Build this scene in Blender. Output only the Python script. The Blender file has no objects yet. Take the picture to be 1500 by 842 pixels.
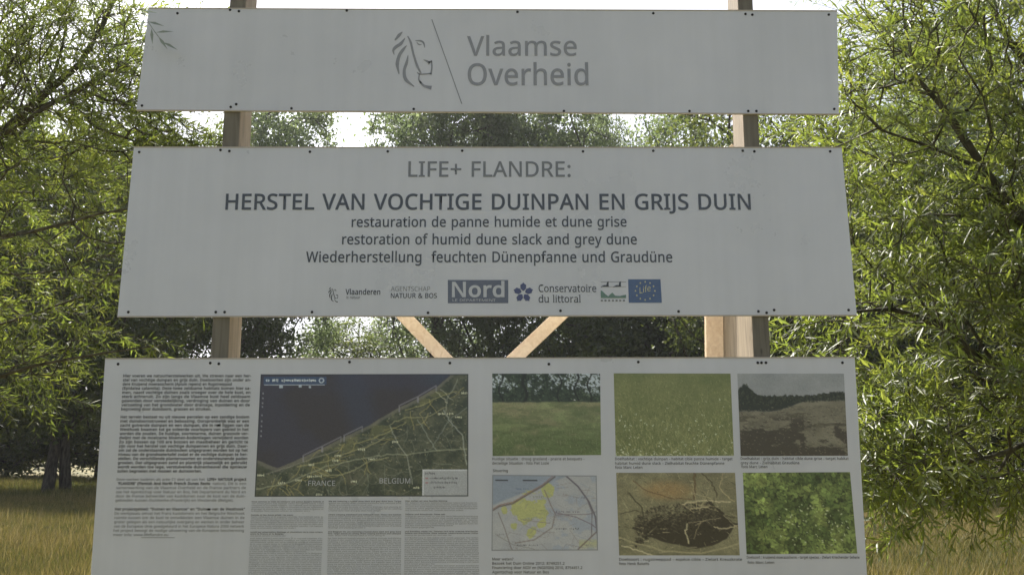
import bpy, math, random
import numpy as np
from mathutils import Vector, Matrix
R = math.radians
scene = bpy.context.scene

# ------------------------------------------------------------------ camera
F_PX, CX, CY = 1300.0, 750.0, 421.0           # focal length and centre, in pixels of the 1500 x 842 photograph
PITCH, YAW, ROLL = 0.1774, 0.0124, -0.0017
CAM = np.array([0.0416, -2.9848, 1.60])
_fw = np.array([math.sin(YAW)*math.cos(PITCH), math.cos(YAW)*math.cos(PITCH), math.sin(PITCH)])
_r = np.array([math.cos(YAW), -math.sin(YAW), 0.0]); _u = np.cross(_r, _fw)
RT = _r*math.cos(ROLL)+_u*math.sin(ROLL); UP = -_r*math.sin(ROLL)+_u*math.cos(ROLL); FW = _fw
camd = bpy.data.cameras.new('camera'); cam = bpy.data.objects.new('camera', camd)
scene.collection.objects.link(cam); scene.camera = cam
camd.sensor_width = 36.0; camd.lens = F_PX/1500*36.0; camd.clip_start = 0.05; camd.clip_end = 3000
cam.matrix_world = Matrix(((RT[0], UP[0], -FW[0], CAM[0]), (RT[1], UP[1], -FW[1], CAM[1]), (RT[2], UP[2], -FW[2], CAM[2]), (0, 0, 0, 1)))

# ------------------------------------------------------------------ light
SUN_EL, SUN_AZ = 52.0, -24.0                   # azimuth from +Y (behind the board), negative = to the left
w = bpy.data.worlds.new("World"); scene.world = w; w.use_nodes = True
nt = w.node_tree; bg = nt.nodes['Background']
sky = nt.nodes.new('ShaderNodeTexSky'); sky.sky_type = 'NISHITA'; sky.sun_disc = False
sky.sun_elevation = R(SUN_EL); sky.sun_rotation = R(SUN_AZ)
sky.air_density = 1.0; sky.dust_density = 5.0; sky.ozone_density = 1.0
# thin bright cloud whitens the blue without changing how bright each part of the sky is
tcn = nt.nodes.new('ShaderNodeTexCoord'); nz = nt.nodes.new('ShaderNodeTexNoise'); nz.inputs['Scale'].default_value = 2.2; nz.inputs['Detail'].default_value = 6
rmp = nt.nodes.new('ShaderNodeMapRange'); rmp.inputs[1].default_value = .3; rmp.inputs[2].default_value = .7; rmp.inputs[3].default_value = .95; rmp.inputs[4].default_value = 1.35
bw = nt.nodes.new('ShaderNodeRGBToBW'); mul = nt.nodes.new('ShaderNodeMath'); mul.operation = 'MULTIPLY'
mixw = nt.nodes.new('ShaderNodeMix'); mixw.data_type = 'RGBA'; mixw.inputs[0].default_value = .6
nt.links.new(tcn.outputs['Generated'], nz.inputs['Vector']); nt.links.new(nz.outputs['Fac'], rmp.inputs[0])
nt.links.new(sky.outputs[0], bw.inputs[0]); nt.links.new(bw.outputs[0], mul.inputs[0]); nt.links.new(rmp.outputs[0], mul.inputs[1])
nt.links.new(sky.outputs[0], mixw.inputs[6]); 
tint = nt.nodes.new('ShaderNodeVectorMath'); tint.operation = 'SCALE'; tint.inputs[0].default_value = (.95, .98, 1.10)
nt.links.new(mul.outputs[0], tint.inputs['Scale']); nt.links.new(tint.outputs[0], mixw.inputs[7])
nt.links.new(mixw.outputs[2], bg.inputs['Color']); bg.inputs['Strength'].default_value = 0.122
sd = bpy.data.lights.new('sun', 'SUN'); sd.energy = 5.0; sd.angle = R(0.6); sd.color = (1.0, 0.94, 0.84)
sun = bpy.data.objects.new('sun', sd); scene.collection.objects.link(sun)
S = Vector((math.sin(R(SUN_AZ))*math.cos(R(SUN_EL)), math.cos(R(SUN_AZ))*math.cos(R(SUN_EL)), math.sin(R(SUN_EL))))
sun.rotation_euler = S.to_track_quat('Z', 'Y').to_euler(); sun.location = (0, 0, 30)
vs = scene.view_settings; vs.view_transform = 'Standard'; vs.look = 'None'; vs.exposure = 0.86; vs.gamma = 1.0
scene.render.resolution_x = 1024; scene.render.resolution_y = 574
scene.cycles.max_bounces = 8; scene.cycles.transmission_bounces = 6; scene.cycles.diffuse_bounces = 4; scene.cycles.transparent_max_bounces = 4

# ------------------------------------------------------------------ helpers
def ray(px, py):
    return FW + RT*(px-CX)/F_PX - UP*(py-CY)/F_PX
def at(px, py, Y=0.0):
    d = ray(px, py); return CAM + d*((Y-CAM[1])/d[1])
def project(P):
    d = np.asarray(P)-CAM; z = d@FW
    return CX+F_PX*(d@RT)/z, CY-F_PX*(d@UP)/z, z
def link(o, parent=None):
    scene.collection.objects.link(o)
    if parent is not None: o.parent = parent
    return o
def tag(o, label=None, cat=None, group=None, kind=None):
    if label: o['label'] = label
    if cat: o['category'] = cat
    if group: o['group'] = group
    if kind: o['kind'] = kind
    return o
def empty(name, loc, rz=0.0):
    o = bpy.data.objects.new(name, None); o.empty_display_size = .2; o.location = loc; o.rotation_euler = (0, 0, rz)
    return link(o)
def mesh_np(name, V, T, n=3, mats=(), attrs=None, cols=None, smooth=False):
    """mesh from numpy arrays: V (nv,3), T (nf,n)"""
    V = np.asarray(V, dtype=np.float32); T = np.asarray(T, dtype=np.int32)
    me = bpy.data.meshes.new(name); nf = len(T)
    me.vertices.add(len(V)); me.vertices.foreach_set('co', V.ravel())
    me.loops.add(nf*n); me.loops.foreach_set('vertex_index', T.ravel())
    me.polygons.add(nf); me.polygons.foreach_set('loop_start', np.arange(0, nf*n, n, dtype=np.int32))
    me.update(calc_edges=True)
    if smooth: me.polygons.foreach_set('use_smooth', np.ones(nf, dtype=bool))
    for k, a in (attrs or {}).items():
        at_ = me.attributes.new(k, 'FLOAT', 'POINT'); at_.data.foreach_set('value', np.asarray(a, dtype=np.float32))
    if cols is not None:
        ca = me.color_attributes.new('print', 'FLOAT_COLOR', 'POINT')
        ca.data.foreach_set('color', np.c_[cols, np.ones(len(cols))].astype(np.float32).ravel())
    for m in mats: me.materials.append(m)
    return me
class MB:
    """collects shapes, links them as one mesh object"""
    def __init__(s): s.v = []; s.f = []
    def add(s, vs, fs):
        b = len(s.v); s.v += [tuple(float(c) for c in v) for v in vs]; s.f += [tuple(b+i for i in f) for f in fs]; return s
    def hexa(s, a, b):
        """prism between two quads of four points each"""
        return s.add(list(a)+list(b), [(3, 2, 1, 0), (4, 5, 6, 7), (0, 1, 5, 4), (1, 2, 6, 5), (2, 3, 7, 6), (3, 0, 4, 7)])
    def box(s, x0, x1, y0, y1, z0, z1):
        return s.hexa([(x0, y0, z0), (x1, y0, z0), (x1, y1, z0), (x0, y1, z0)], [(x0, y0, z1), (x1, y0, z1), (x1, y1, z1), (x0, y1, z1)])
    def disc(s, c, r, y0, y1, n=10):
        vs = [(c[0]+r*math.cos(2*math.pi*i/n), y1, c[2]+r*math.sin(2*math.pi*i/n)) for i in range(n)]
        vs += [(c[0]+.75*r*math.cos(2*math.pi*i/n), y0, c[2]+.75*r*math.sin(2*math.pi*i/n)) for i in range(n)]
        return s.add(vs, [tuple(range(n, 2*n))]+[(i, (i+1) % n, n+(i+1) % n, n+i) for i in range(n)])
    def build(s, name, mat, parent=None, bevel=0, smooth=False):
        me = bpy.data.meshes.new(name); me.from_pydata(s.v, [], s.f); me.update()
        o = bpy.data.objects.new(name, me); me.materials.append(mat)
        if bevel:
            m = o.modifiers.new('bevel', 'BEVEL'); m.width = bevel; m.segments = 2; m.limit_method = 'ANGLE'
        if smooth:
            for p in me.polygons: p.use_smooth = True
        return link(o, parent)

# ------------------------------------------------------------------ materials
def mat(name):
    m = bpy.data.materials.new(name); m.use_nodes = True
    n = m.node_tree; return m, n, n.nodes['Principled BSDF'], n.nodes.new, n.links.new
def m_flat(name, col, rough=.5, spec=.5):
    m, n, b, N, L = mat(name)
    nz = N('ShaderNodeTexNoise'); nz.inputs['Scale'].default_value = 60; tc = N('ShaderNodeTexCoord'); L(tc.outputs['Object'], nz.inputs['Vector'])
    hs = N('ShaderNodeHueSaturation'); mr = N('ShaderNodeMapRange'); mr.inputs[3].default_value = .9; mr.inputs[4].default_value = 1.1
    L(nz.outputs['Fac'], mr.inputs[0]); L(mr.outputs[0], hs.inputs['Value']); hs.inputs['Color'].default_value = (*col, 1)
    L(hs.outputs[0], b.inputs['Base Color']); b.inputs['Roughness'].default_value = rough; b.inputs['Specular IOR Level'].default_value = spec
    if name.endswith('_ink'): b.inputs['Roughness'].default_value = .26; b.inputs['Specular IOR Level'].default_value = .5; b.inputs['IOR'].default_value = 1.8
    return m
def m_leaf(name, c0, c1, c2, trans=.45, rough=.38, spec=.6, under=None, glow=(2.35, 2.25, 1.2)):
    """thin leaf: glossy upper side, light coming through; colour varies leaf by leaf with the tint attribute"""
    m, n, b, N, L = mat(name)
    a = N('ShaderNodeAttribute'); a.attribute_name = 'tint'
    cr = N('ShaderNodeValToRGB'); e = cr.color_ramp.elements; e[0].color = (*c0, 1); e[1].color = (*c2, 1); k = e.new(.5); k.color = (*c1, 1)
    L(a.outputs['Fac'], cr.inputs[0]); colr = cr.outputs[0]
    if under:
        g = N('ShaderNodeNewGeometry'); mx = N('ShaderNodeMix'); mx.data_type = 'RGBA'; L(g.outputs['Backfacing'], mx.inputs[0]); L(colr, mx.inputs[6]); mx.inputs[7].default_value = (*under, 1)
        colb = mx.outputs[2]
    else: colb = colr
    L(colb, b.inputs['Base Color']); b.inputs['Roughness'].default_value = rough; b.inputs['Specular IOR Level'].default_value = spec
    tr = N('ShaderNodeBsdfTranslucent'); gm = N('ShaderNodeMix'); gm.data_type = 'RGBA'; gm.blend_type = 'MULTIPLY'; gm.inputs[0].default_value = 1
    L(colr, gm.inputs[6]); gm.inputs[7].default_value = (*glow, 1); L(gm.outputs[2], tr.inputs['Color'])
    ms = N('ShaderNodeMixShader'); ms.inputs[0].default_value = trans; L(b.outputs[0], ms.inputs[1]); L(tr.outputs[0], ms.inputs[2])
    L(ms.outputs[0], n.nodes['Material Output'].inputs['Surface']); return m
def m_wood(name, c0, c1, scale=(30, 30, 3), grey=None):
    m, n, b, N, L = mat(name)
    tc = N('ShaderNodeTexCoord'); mp = N('ShaderNodeMapping'); mp.inputs['Scale'].default_value = scale; L(tc.outputs['Object'], mp.inputs[0])
    nz = N('ShaderNodeTexNoise'); nz.inputs['Scale'].default_value = 1.5; nz.inputs['Detail'].default_value = 5; nz.inputs['Distortion'].default_value = .8; L(mp.outputs[0], nz.inputs['Vector'])
    cr = N('ShaderNodeValToRGB'); e = cr.color_ramp.elements; e[0].position = .3; e[1].position = .7; e[0].color = (*c0, 1); e[1].color = (*c1, 1)
    L(nz.outputs['Fac'], cr.inputs[0]); b.inputs['Roughness'].default_value = .75
    kn = N('ShaderNodeTexVoronoi'); mk = N('ShaderNodeMapping'); mk.inputs['Scale'].default_value = (7, 7, 2.2); L(tc.outputs['Object'], mk.inputs[0]); L(mk.outputs[0], kn.inputs['Vector']); kr = N('ShaderNodeMapRange'); kr.inputs[1].default_value = .05; kr.inputs[2].default_value = .16; kr.inputs[3].default_value = .55; L(kn.outputs['Distance'], kr.inputs[0])
    km = N('ShaderNodeMix'); km.data_type = 'RGBA'; km.blend_type = 'MULTIPLY'; km.inputs[0].default_value = 1; L(cr.outputs[0], km.inputs[6]); L(kr.outputs[0], km.inputs[7]); col = km.outputs[2]
    if grey:                                                        # shade painted into the wood: front and back greyer and darker than sides
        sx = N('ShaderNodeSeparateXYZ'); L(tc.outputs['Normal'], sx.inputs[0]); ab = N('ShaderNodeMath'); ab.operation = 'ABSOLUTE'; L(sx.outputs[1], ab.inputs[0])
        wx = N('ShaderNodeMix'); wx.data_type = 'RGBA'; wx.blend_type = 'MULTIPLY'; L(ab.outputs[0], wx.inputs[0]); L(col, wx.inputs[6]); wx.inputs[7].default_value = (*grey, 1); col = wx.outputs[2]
    L(col, b.inputs['Base Color'])
    bp = N('ShaderNodeBump'); bp.inputs['Strength'].default_value = .25; bp.inputs['Distance'].default_value = .003; L(nz.outputs['Fac'], bp.inputs['Height']); L(bp.outputs[0], b.inputs['Normal'])
    return m
def m_bark(name, c0, c1):
    m, n, b, N, L = mat(name)
    tc = N('ShaderNodeTexCoord'); mp = N('ShaderNodeMapping'); mp.inputs['Scale'].default_value = (12, 12, 3); L(tc.outputs['Object'], mp.inputs[0])
    nz = N('ShaderNodeTexNoise'); nz.inputs['Scale'].default_value = 1.6; nz.inputs['Detail'].default_value = 6; L(mp.outputs[0], nz.inputs['Vector'])
    cr = N('ShaderNodeValToRGB'); e = cr.color_ramp.elements; e[0].position = .35; e[1].position = .68; e[0].color = (*c0, 1); e[1].color = (*c1, 1)
    L(nz.outputs['Fac'], cr.inputs[0]); L(cr.outputs[0], b.inputs['Base Color']); b.inputs['Roughness'].default_value = .9
    bp = N('ShaderNodeBump'); bp.inputs['Strength'].default_value = .8; bp.inputs['Distance'].default_value = .03; L(nz.outputs['Fac'], bp.inputs['Height']); L(bp.outputs[0], b.inputs['Normal'])
    return m
LAM = 1.88                                     # glossy laminate over board and print alike
def m_panel():
    """cool white coated board: rain streaks and smudges, satin, a trace of light coming through"""
    m, n, b, N, L = mat('white_board')
    tc = N('ShaderNodeTexCoord'); nz = N('ShaderNodeTexNoise'); nz.inputs['Scale'].default_value = 1.9; nz.inputs['Detail'].default_value = 6; nz.inputs['Roughness'].default_value = .6; L(tc.outputs['Object'], nz.inputs['Vector'])
    mp = N('ShaderNodeMapping'); mp.inputs['Scale'].default_value = (26, 1, 1.1); L(tc.outputs['Object'], mp.inputs[0])
    n2 = N('ShaderNodeTexNoise'); n2.inputs['Scale'].default_value = 1.0; n2.inputs['Detail'].default_value = 5; L(mp.outputs[0], n2.inputs['Vector'])
    ad = N('ShaderNodeMath'); ad.operation = 'MULTIPLY_ADD'; ad.inputs[1].default_value = .38; L(n2.outputs['Fac'], ad.inputs[0]); L(nz.outputs['Fac'], ad.inputs[2])
    cr = N('ShaderNodeValToRGB'); e = cr.color_ramp.elements; e[0].position = .45; e[1].position = .92; e[0].color = (.54, .575, .615, 1); e[1].color = (.64, .675, .725, 1)
    L(ad.outputs[0], cr.inputs[0]); L(cr.outputs[0], b.inputs['Base Color']); b.inputs['IOR'].default_value = LAM
    mr = N('ShaderNodeMapRange'); mr.inputs[3].default_value = .25; mr.inputs[4].default_value = .31; L(nz.outputs['Fac'], mr.inputs[0]); L(mr.outputs[0], b.inputs['Roughness'])
    bp = N('ShaderNodeBump'); bp.inputs['Strength'].default_value = .25; bp.inputs['Distance'].default_value = .012; n3 = N('ShaderNodeTexNoise'); n3.inputs['Scale'].default_value = 2.5; L(tc.outputs['Object'], n3.inputs['Vector']); L(n3.outputs['Fac'], bp.inputs['Height']); L(bp.outputs[0], b.inputs['Normal'])
    tr = N('ShaderNodeBsdfTranslucent'); tr.inputs[0].default_value = (.78, .82, .88, 1)
    ms = N('ShaderNodeMixShader'); ms.inputs[0].default_value = PANEL_TRANS; L(b.outputs[0], ms.inputs[1]); L(tr.outputs[0], ms.inputs[2])
    L(ms.outputs[0], n.nodes['Material Output'].inputs['Surface']); return m
PANEL_TRANS = 0.05
def m_print(name='colour_print'):
    m, n, b, N, L = mat(name)
    a = N('ShaderNodeAttribute'); a.attribute_name = 'print'; L(a.outputs['Color'], b.inputs['Base Color']); b.inputs['Roughness'].default_value = .28; b.inputs['IOR'].default_value = 1.58
    return m
M = {}
M['board'] = m_panel()
M['edge'] = m_flat('board_edge', (.45, .42, .38), .6)
M['print'] = m_print()
M['ink'] = m_flat('dark_ink', (.03, .04, .045), .5, .4)
M['inkgrey'] = m_flat('grey_ink', (.24, .255, .27), .5, .4)
M['inksoft'] = m_flat('soft_black_ink', (.065, .075, .08), .5, .4)
M['inklight'] = m_flat('light_grey_ink', (.15, .165, .17), .5, .4)
M['white'] = m_flat('white_ink', (.5, .53, .56), .5, .4)
M['nordblue'] = m_flat('slate_blue_ink', (.085, .105, .145), .5, .4)
M['navy'] = m_flat('navy_ink', (.03, .045, .14), .5, .4)
M['eublue'] = m_flat('blue_ink', (.035, .085, .20), .5, .4)
M['green'] = m_flat('green_ink', (.09, .19, .13), .5, .4)
M['yellow'] = m_flat('pale_yellow_ink', (.5, .5, .28), .5, .4)
M['screw'] = m_flat('dark_screw', (.012, .012, .013), .5, .4)
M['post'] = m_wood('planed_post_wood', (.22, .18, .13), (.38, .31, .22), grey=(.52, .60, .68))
M['fresh'] = m_wood('fresh_plank_wood', (.62, .45, .29), (.76, .60, .41), (40, 40, 40))
M['bark'] = m_bark('grey_brown_bark', (.035, .028, .02), (.11, .095, .07))
M['barkwillow'] = m_bark('willow_bark', (.04, .036, .022), (.12, .11, .07))
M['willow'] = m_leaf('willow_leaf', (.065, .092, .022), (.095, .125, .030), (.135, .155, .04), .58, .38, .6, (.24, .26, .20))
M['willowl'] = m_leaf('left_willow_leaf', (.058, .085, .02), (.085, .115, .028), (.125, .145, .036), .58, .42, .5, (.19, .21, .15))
M['silver'] = m_leaf('silvery_leaf', (.24, .29, .25), (.27, .32, .28), (.30, .34, .30), .3, .5, .4, glow=(1, 1, 1))
M['poplar'] = m_leaf('poplar_leaf', (.09, .115, .06), (.12, .15, .08), (.17, .195, .12), .5, .5, .4, glow=(2.0, 2.1, 1.5))
M['shrub'] = m_leaf('shrub_leaf', (.042, .06, .024), (.065, .088, .032), (.10, .12, .045), .4, .5, .5)
# ------------------------------------------------------------------ lettering (outlines of a plain humanist sans)
GLYPHS = {  # character: (advance, outlines as x, y, x, y ... in thousandths)
 "A": (512, [[437,0,368,177,330,177,141,177,73,0,0,0,224,575,289,575,512,0], [282,415,255,500,230,415,165,241,346,241]]),
 "B": (521, [[241,573,336,565,384,551,421,529,445,497,457,456,459,431,446,371,431,347,409,328,382,313,350,304,350,300,415,279,441,261,461,236,477,177,472,115,461,87,436,52,413,33,370,13,299,1,78,0,78,573], [256,329,318,335,346,345,365,361,377,382,383,408,383,438,376,463,351,490,308,506,150,511,150,329], [150,269,150,61,311,64,346,74,380,101,398,138,401,178,392,214,370,241,344,256,307,266]]),
 "C": (507, [[323,517,253,506,217,490,187,466,162,434,144,397,127,321,128,241,140,181,164,132,199,93,244,68,301,56,371,58,460,78,460,15,382,-4,284,-7,232,1,186,17,147,41,101,90,78,131,56,203,50,258,51,329,61,388,89,456,120,499,159,534,206,559,242,571,302,580,367,578,422,569,482,547,453,486,383,511]]),
 "D": (585, [[536,292,533,231,512,153,474,91,420,45,376,23,297,4,78,0,78,573,309,569,359,558,424,529,476,484,513,425,528,377], [460,289,454,359,443,398,426,430,391,469,361,487,308,505,266,510,150,511,150,62,299,68,357,87,381,102,402,119,434,164,454,220]]),
 "E": (446, [[398,0,78,0,78,573,398,573,398,509,150,509,150,330,383,330,383,320,383,268,150,268,150,63,398,63]]),
 "F": (416, [[150,0,78,0,78,573,398,573,398,509,150,509,150,306,383,306,383,296,383,243,150,243]]),
 "G": (584, [[326,302,524,302,524,22,462,5,398,-5,323,-8,267,-4,217,8,173,28,136,55,105,89,81,130,63,176,52,229,50,316,58,370,73,419,97,463,127,500,164,531,208,555,286,577,346,581,407,577,465,565,516,547,489,484,408,511,342,517,278,510,225,489,181,455,159,426,136,373,127,332,125,264,140,184,164,133,201,94,251,68,315,55,385,56,452,68,452,238,326,238]]),
 "H": (594, [[516,0,443,0,443,267,395,267,150,267,150,0,78,0,78,573,150,573,150,330,443,330,443,573,516,573]]),
 "I": (272, [[239,0,32,0,32,42,99,57,99,210,99,515,32,531,32,573,239,573,239,531,172,515,172,57,239,42]]),
 "J": (219, [[-3,-152,-63,-142,-63,-81,-10,-89,27,-83,54,-65,69,-38,74,3,74,573,146,573,146,9,141,-42,128,-82,96,-122,52,-145]]),
 "K": (496, [[496,0,411,0,209,273,150,222,150,0,78,0,78,573,150,573,150,290,403,573,488,573,261,323]]),
 "L": (420, [[78,0,78,573,150,573,150,64,400,64,400,0]]),
 "M": (727, [[330,0,141,502,144,0,78,0,78,573,184,573,361,103,544,573,650,573,650,0,578,0,578,371,584,501,390,0]]),
 "N": (609, [[532,0,447,0,141,476,144,0,78,0,78,573,161,573,467,99,464,573,532,573]]),
 "O": (626, [[577,287,573,224,554,149,531,101,499,60,459,29,411,6,355,-6,292,-7,232,1,180,21,138,49,103,87,78,132,60,185,51,245,50,317,56,370,78,442,100,482,130,517,186,556,232,572,285,580,342,580,393,572,438,556,477,532,510,501,536,463,557,420,574,344], [125,287,134,200,161,131,182,104,207,83,255,62,335,55,373,62,405,74,433,93,456,117,487,181,496,220,501,287,496,354,481,411,456,457,440,475,421,491,373,511,314,518,274,515,238,506,194,480,171,457,145,411,130,354]]),
 "P": (485, [[229,573,326,562,374,542,409,513,431,475,443,430,444,392,436,347,423,316,403,287,375,262,338,243,256,225,150,223,150,0,78,0,78,573], [223,511,150,511,150,285,242,286,298,296,338,318,362,352,369,388,369,419,361,449,345,474,322,492,289,504]]),
 "Q": (626, [[577,287,564,180,535,108,503,64,476,40,411,6,548,-136,444,-136,334,-7,271,-6,214,7,165,29,114,73,85,116,60,185,51,245,50,317,56,370,78,442,100,482,130,517,186,556,232,572,285,580,342,580,393,572,438,556,477,532,510,501,536,463,557,420,574,344], [125,287,134,200,161,131,182,104,207,83,255,62,335,55,373,62,405,74,433,93,456,117,487,181,496,220,501,287,496,354,481,411,456,457,440,475,421,491,373,511,314,518,274,515,238,506,194,480,171,457,145,411,130,354]]),
 "R": (499, [[236,573,301,568,353,555,393,532,429,488,439,460,444,410,433,344,415,315,393,291,330,257,487,0,403,0,264,237,245,237,150,237,150,0,78,0,78,573], [232,510,150,510,150,298,258,298,296,304,338,325,362,359,369,419,363,450,349,474,310,500]]),
 "S": (440, [[403,153,396,106,378,66,348,35,291,5,238,-6,167,-7,92,2,41,19,41,88,142,59,201,55,240,57,273,66,305,85,320,105,330,138,325,180,302,213,255,241,131,294,91,323,69,351,50,403,51,464,64,502,99,542,136,563,165,573,231,581,318,572,389,549,366,487,266,515,207,516,169,507,148,494,133,478,121,434,129,392,156,362,204,335,307,293,362,255,395,206]]),
 "T": (446, [[259,0,187,0,187,509,8,509,8,573,437,573,437,509,259,509]]),
 "U": (586, [[513,202,503,128,480,80,446,40,399,11,338,-5,256,-6,196,7,148,32,128,50,97,93,78,144,74,173,72,573,144,573,145,179,161,122,195,81,248,59,294,55,342,59,389,80,407,96,427,126,441,188,442,573,513,573]]),
 "V": (481, [[481,573,277,0,204,0,0,573,75,573,213,182,241,80,277,207,405,573]]),
 "W": (746, [[735,573,583,0,510,0,370,488,348,391,234,0,161,0,10,573,85,573,179,205,201,87,230,221,333,573,407,573,518,206,544,87,562,183,660,573]]),
 "X": (470, [[467,0,385,0,233,249,79,0,3,0,193,298,15,573,95,573,236,348,377,573,453,573,276,300]]),
 "Y": (454, [[227,291,376,573,454,573,263,222,263,0,191,0,191,219,0,573,79,573]]),
 "Z": (459, [[427,0,30,0,30,55,332,508,40,508,40,573,419,573,419,518,118,64,427,64]]),
 "a": (450, [[231,437,299,428,334,413,359,390,376,358,385,293,385,0,334,0,317,61,279,22,242,2,195,-7,136,-5,103,6,75,23,45,68,37,119,43,159,59,192,87,219,127,238,179,251,316,259,310,330,300,351,275,371,241,380,194,378,106,347,84,400,164,430], [252,208,167,195,141,182,124,165,113,144,110,107,120,79,132,66,167,51,223,52,267,70,290,90,311,134,315,210]]),
 "b": (493, [[139,461,135,373,169,405,200,424,240,435,298,436,344,423,384,398,415,361,428,338,448,250,448,191,439,127,410,61,390,36,351,9,289,-7,226,-3,179,17,139,55,133,55,119,0,68,0,68,609,139,609], [260,379,207,371,188,361,165,339,147,296,139,214,145,144,165,93,202,61,261,51,312,61,348,93,369,145,376,216,369,287,348,338,311,368]]),
 "c": (385, [[241,-8,187,-2,154,8,112,34,88,58,62,104,50,143,45,238,51,284,62,324,102,385,128,406,174,428,256,438,309,431,358,415,337,356,251,376,217,374,182,363,155,343,136,315,123,277,117,231,120,166,131,126,148,94,172,71,202,58,251,53,302,60,351,78,351,15,304,-2]]),
 "d": (493, [[221,-8,171,-2,128,17,92,48,65,91,45,179,45,249,56,311,66,338,93,381,128,413,171,432,221,438,280,429,317,411,359,374,355,434,354,609,425,609,425,0,368,0,354,58,329,30,296,7,262,-4], [232,51,290,60,328,88,348,135,355,213,349,284,329,336,291,369,231,379,181,368,146,334,124,281,117,213,124,144,146,93,181,61]]),
 "e": (452, [[234,438,286,432,316,421,342,405,374,373,397,331,406,299,411,201,117,201,122,157,134,119,154,90,181,69,215,56,254,52,305,56,392,82,392,20,327,-1,231,-7,194,-2,143,17,114,36,79,75,62,108,51,146,45,189,47,257,55,297,76,349,108,390,149,419,198,435], [233,380,188,372,154,348,130,309,119,257,338,257,330,312,312,346,276,373]]),
 "f": (276, [[266,375,158,375,158,0,87,0,87,375,12,375,12,408,87,432,95,522,110,558,132,585,152,597,186,609,259,612,310,599,292,544,228,556,197,550,181,539,162,502,158,430,266,430]]),
 "g": (493, [[221,438,261,434,297,422,329,402,355,373,359,373,369,430,425,430,425,-7,416,-80,388,-135,354,-164,310,-183,254,-192,160,-188,78,-165,78,-100,136,-122,191,-132,254,-133,300,-119,333,-90,347,-63,354,-31,358,57,310,14,263,-4,195,-6,147,7,108,33,77,71,56,121,45,180,45,247,56,306,91,377,126,411,147,423,194,436], [230,379,187,370,169,359,147,336,123,277,117,213,124,143,146,92,182,60,232,50,295,61,331,91,351,140,356,214,347,296,326,340,292,367]]),
 "h": (496, [[139,431,135,370,188,416,221,429,264,437,306,435,348,426,382,408,407,381,423,344,430,298,431,0,361,0,361,275,355,321,338,353,319,367,265,379,235,377,199,366,181,354,160,329,147,295,140,254,139,0,68,0,68,609,139,609]]),
 "i": (207, [[139,430,139,0,68,0,68,430], [104,591,124,586,137,576,145,546,137,516,124,506,104,501,75,512,66,526,63,546,71,576,83,586]]),
 "j": (207, [[18,-192,-44,-183,-44,-126,-6,-133,25,-132,51,-120,64,-100,68,-67,68,430,139,430,136,-101,121,-142,95,-172,56,-189], [63,546,71,576,83,586,104,591,124,586,137,576,145,546,137,516,124,506,104,501,75,512,66,526]]),
 "k": (428, [[138,291,138,221,189,285,326,430,409,430,235,246,421,0,336,0,187,200,138,158,138,0,68,0,68,609,138,609]]),
 "l": (207, [[139,0,68,0,68,609,139,609]]),
 "m": (750, [[540,438,603,429,636,412,660,387,676,352,685,280,685,0,615,0,615,277,610,321,594,353,577,367,528,379,490,374,460,362,438,342,418,298,411,237,411,0,342,0,342,277,337,317,325,347,309,363,281,376,253,379,227,377,194,366,177,354,158,329,146,296,140,255,139,0,68,0,68,430,125,430,136,371,140,371,166,403,209,428,258,438,312,433,360,414,402,366,427,398,461,420,499,433]]),
 "n": (496, [[275,438,322,434,377,412,403,387,421,352,431,280,431,0,361,0,361,275,355,321,338,353,319,367,265,379,204,368,176,351,158,324,146,289,139,247,139,0,68,0,68,430,125,430,136,371,140,371,162,398,198,422,231,433]]),
 "o": (485, [[442,216,438,165,428,121,411,82,388,51,359,25,324,7,285,-4,227,-8,188,-1,151,12,119,33,92,60,70,95,54,135,46,181,45,239,61,319,77,352,110,392,169,426,204,435,263,437,332,420,374,392,398,367,431,301], [117,216,123,154,135,116,163,78,192,59,243,51,294,59,331,86,356,128,369,199,363,277,338,335,314,359,294,370,256,378,221,377,185,368,158,348,130,303,120,263]]),
 "p": (493, [[273,438,322,432,365,413,401,383,428,339,444,284,449,216,444,148,434,110,419,77,390,37,352,10,306,-5,261,-8,213,1,176,19,134,55,139,-192,68,-192,68,430,126,430,139,371,170,405,197,422,231,434], [260,379,210,371,190,362,167,342,145,289,139,216,147,139,165,93,188,70,208,59,261,51,308,60,326,72,348,98,367,144,376,217,369,283,348,334,311,367]]),
 "q": (493, [[354,-9,358,58,323,25,291,5,251,-6,194,-6,148,6,110,31,78,68,66,91,45,179,45,238,54,302,83,368,104,393,143,420,204,437,267,433,314,412,358,371,369,430,425,430,425,-192,354,-192], [233,51,294,62,327,87,349,140,355,213,348,285,328,337,290,369,231,379,181,368,145,334,124,281,117,213,124,145,146,93,182,61]]),
 "r": (331, [[269,438,319,433,310,368,268,374,232,369,195,351,166,321,149,289,140,251,139,0,68,0,68,430,126,430,137,351,164,388,198,418,231,433]]),
 "s": (384, [[348,119,343,80,327,49,302,24,255,2,194,-8,135,-6,88,2,42,19,42,83,116,56,195,49,224,53,256,66,274,86,279,103,276,132,253,158,103,228,57,266,43,302,42,341,52,372,72,398,118,425,179,437,264,433,339,409,315,353,238,377,171,379,124,361,114,350,108,328,115,302,139,282,268,226,314,197,341,159]]),
 "t": (289, [[212,50,272,59,272,5,219,-7,167,-5,138,4,112,20,91,44,78,79,74,125,74,375,13,375,13,409,75,437,103,528,144,528,144,430,269,430,269,375,144,375,146,103,153,83,170,63,185,54]]),
 "u": (496, [[427,430,427,0,370,0,359,57,313,15,282,1,247,-6,173,-4,134,8,112,21,81,59,65,114,63,430,135,430,135,153,141,108,158,76,176,62,230,51,273,55,296,63,315,75,336,100,349,134,356,175,357,430]]),
 "v": (407, [[163,0,0,430,75,430,176,151,201,63,332,430,407,430,244,0]]),
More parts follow.
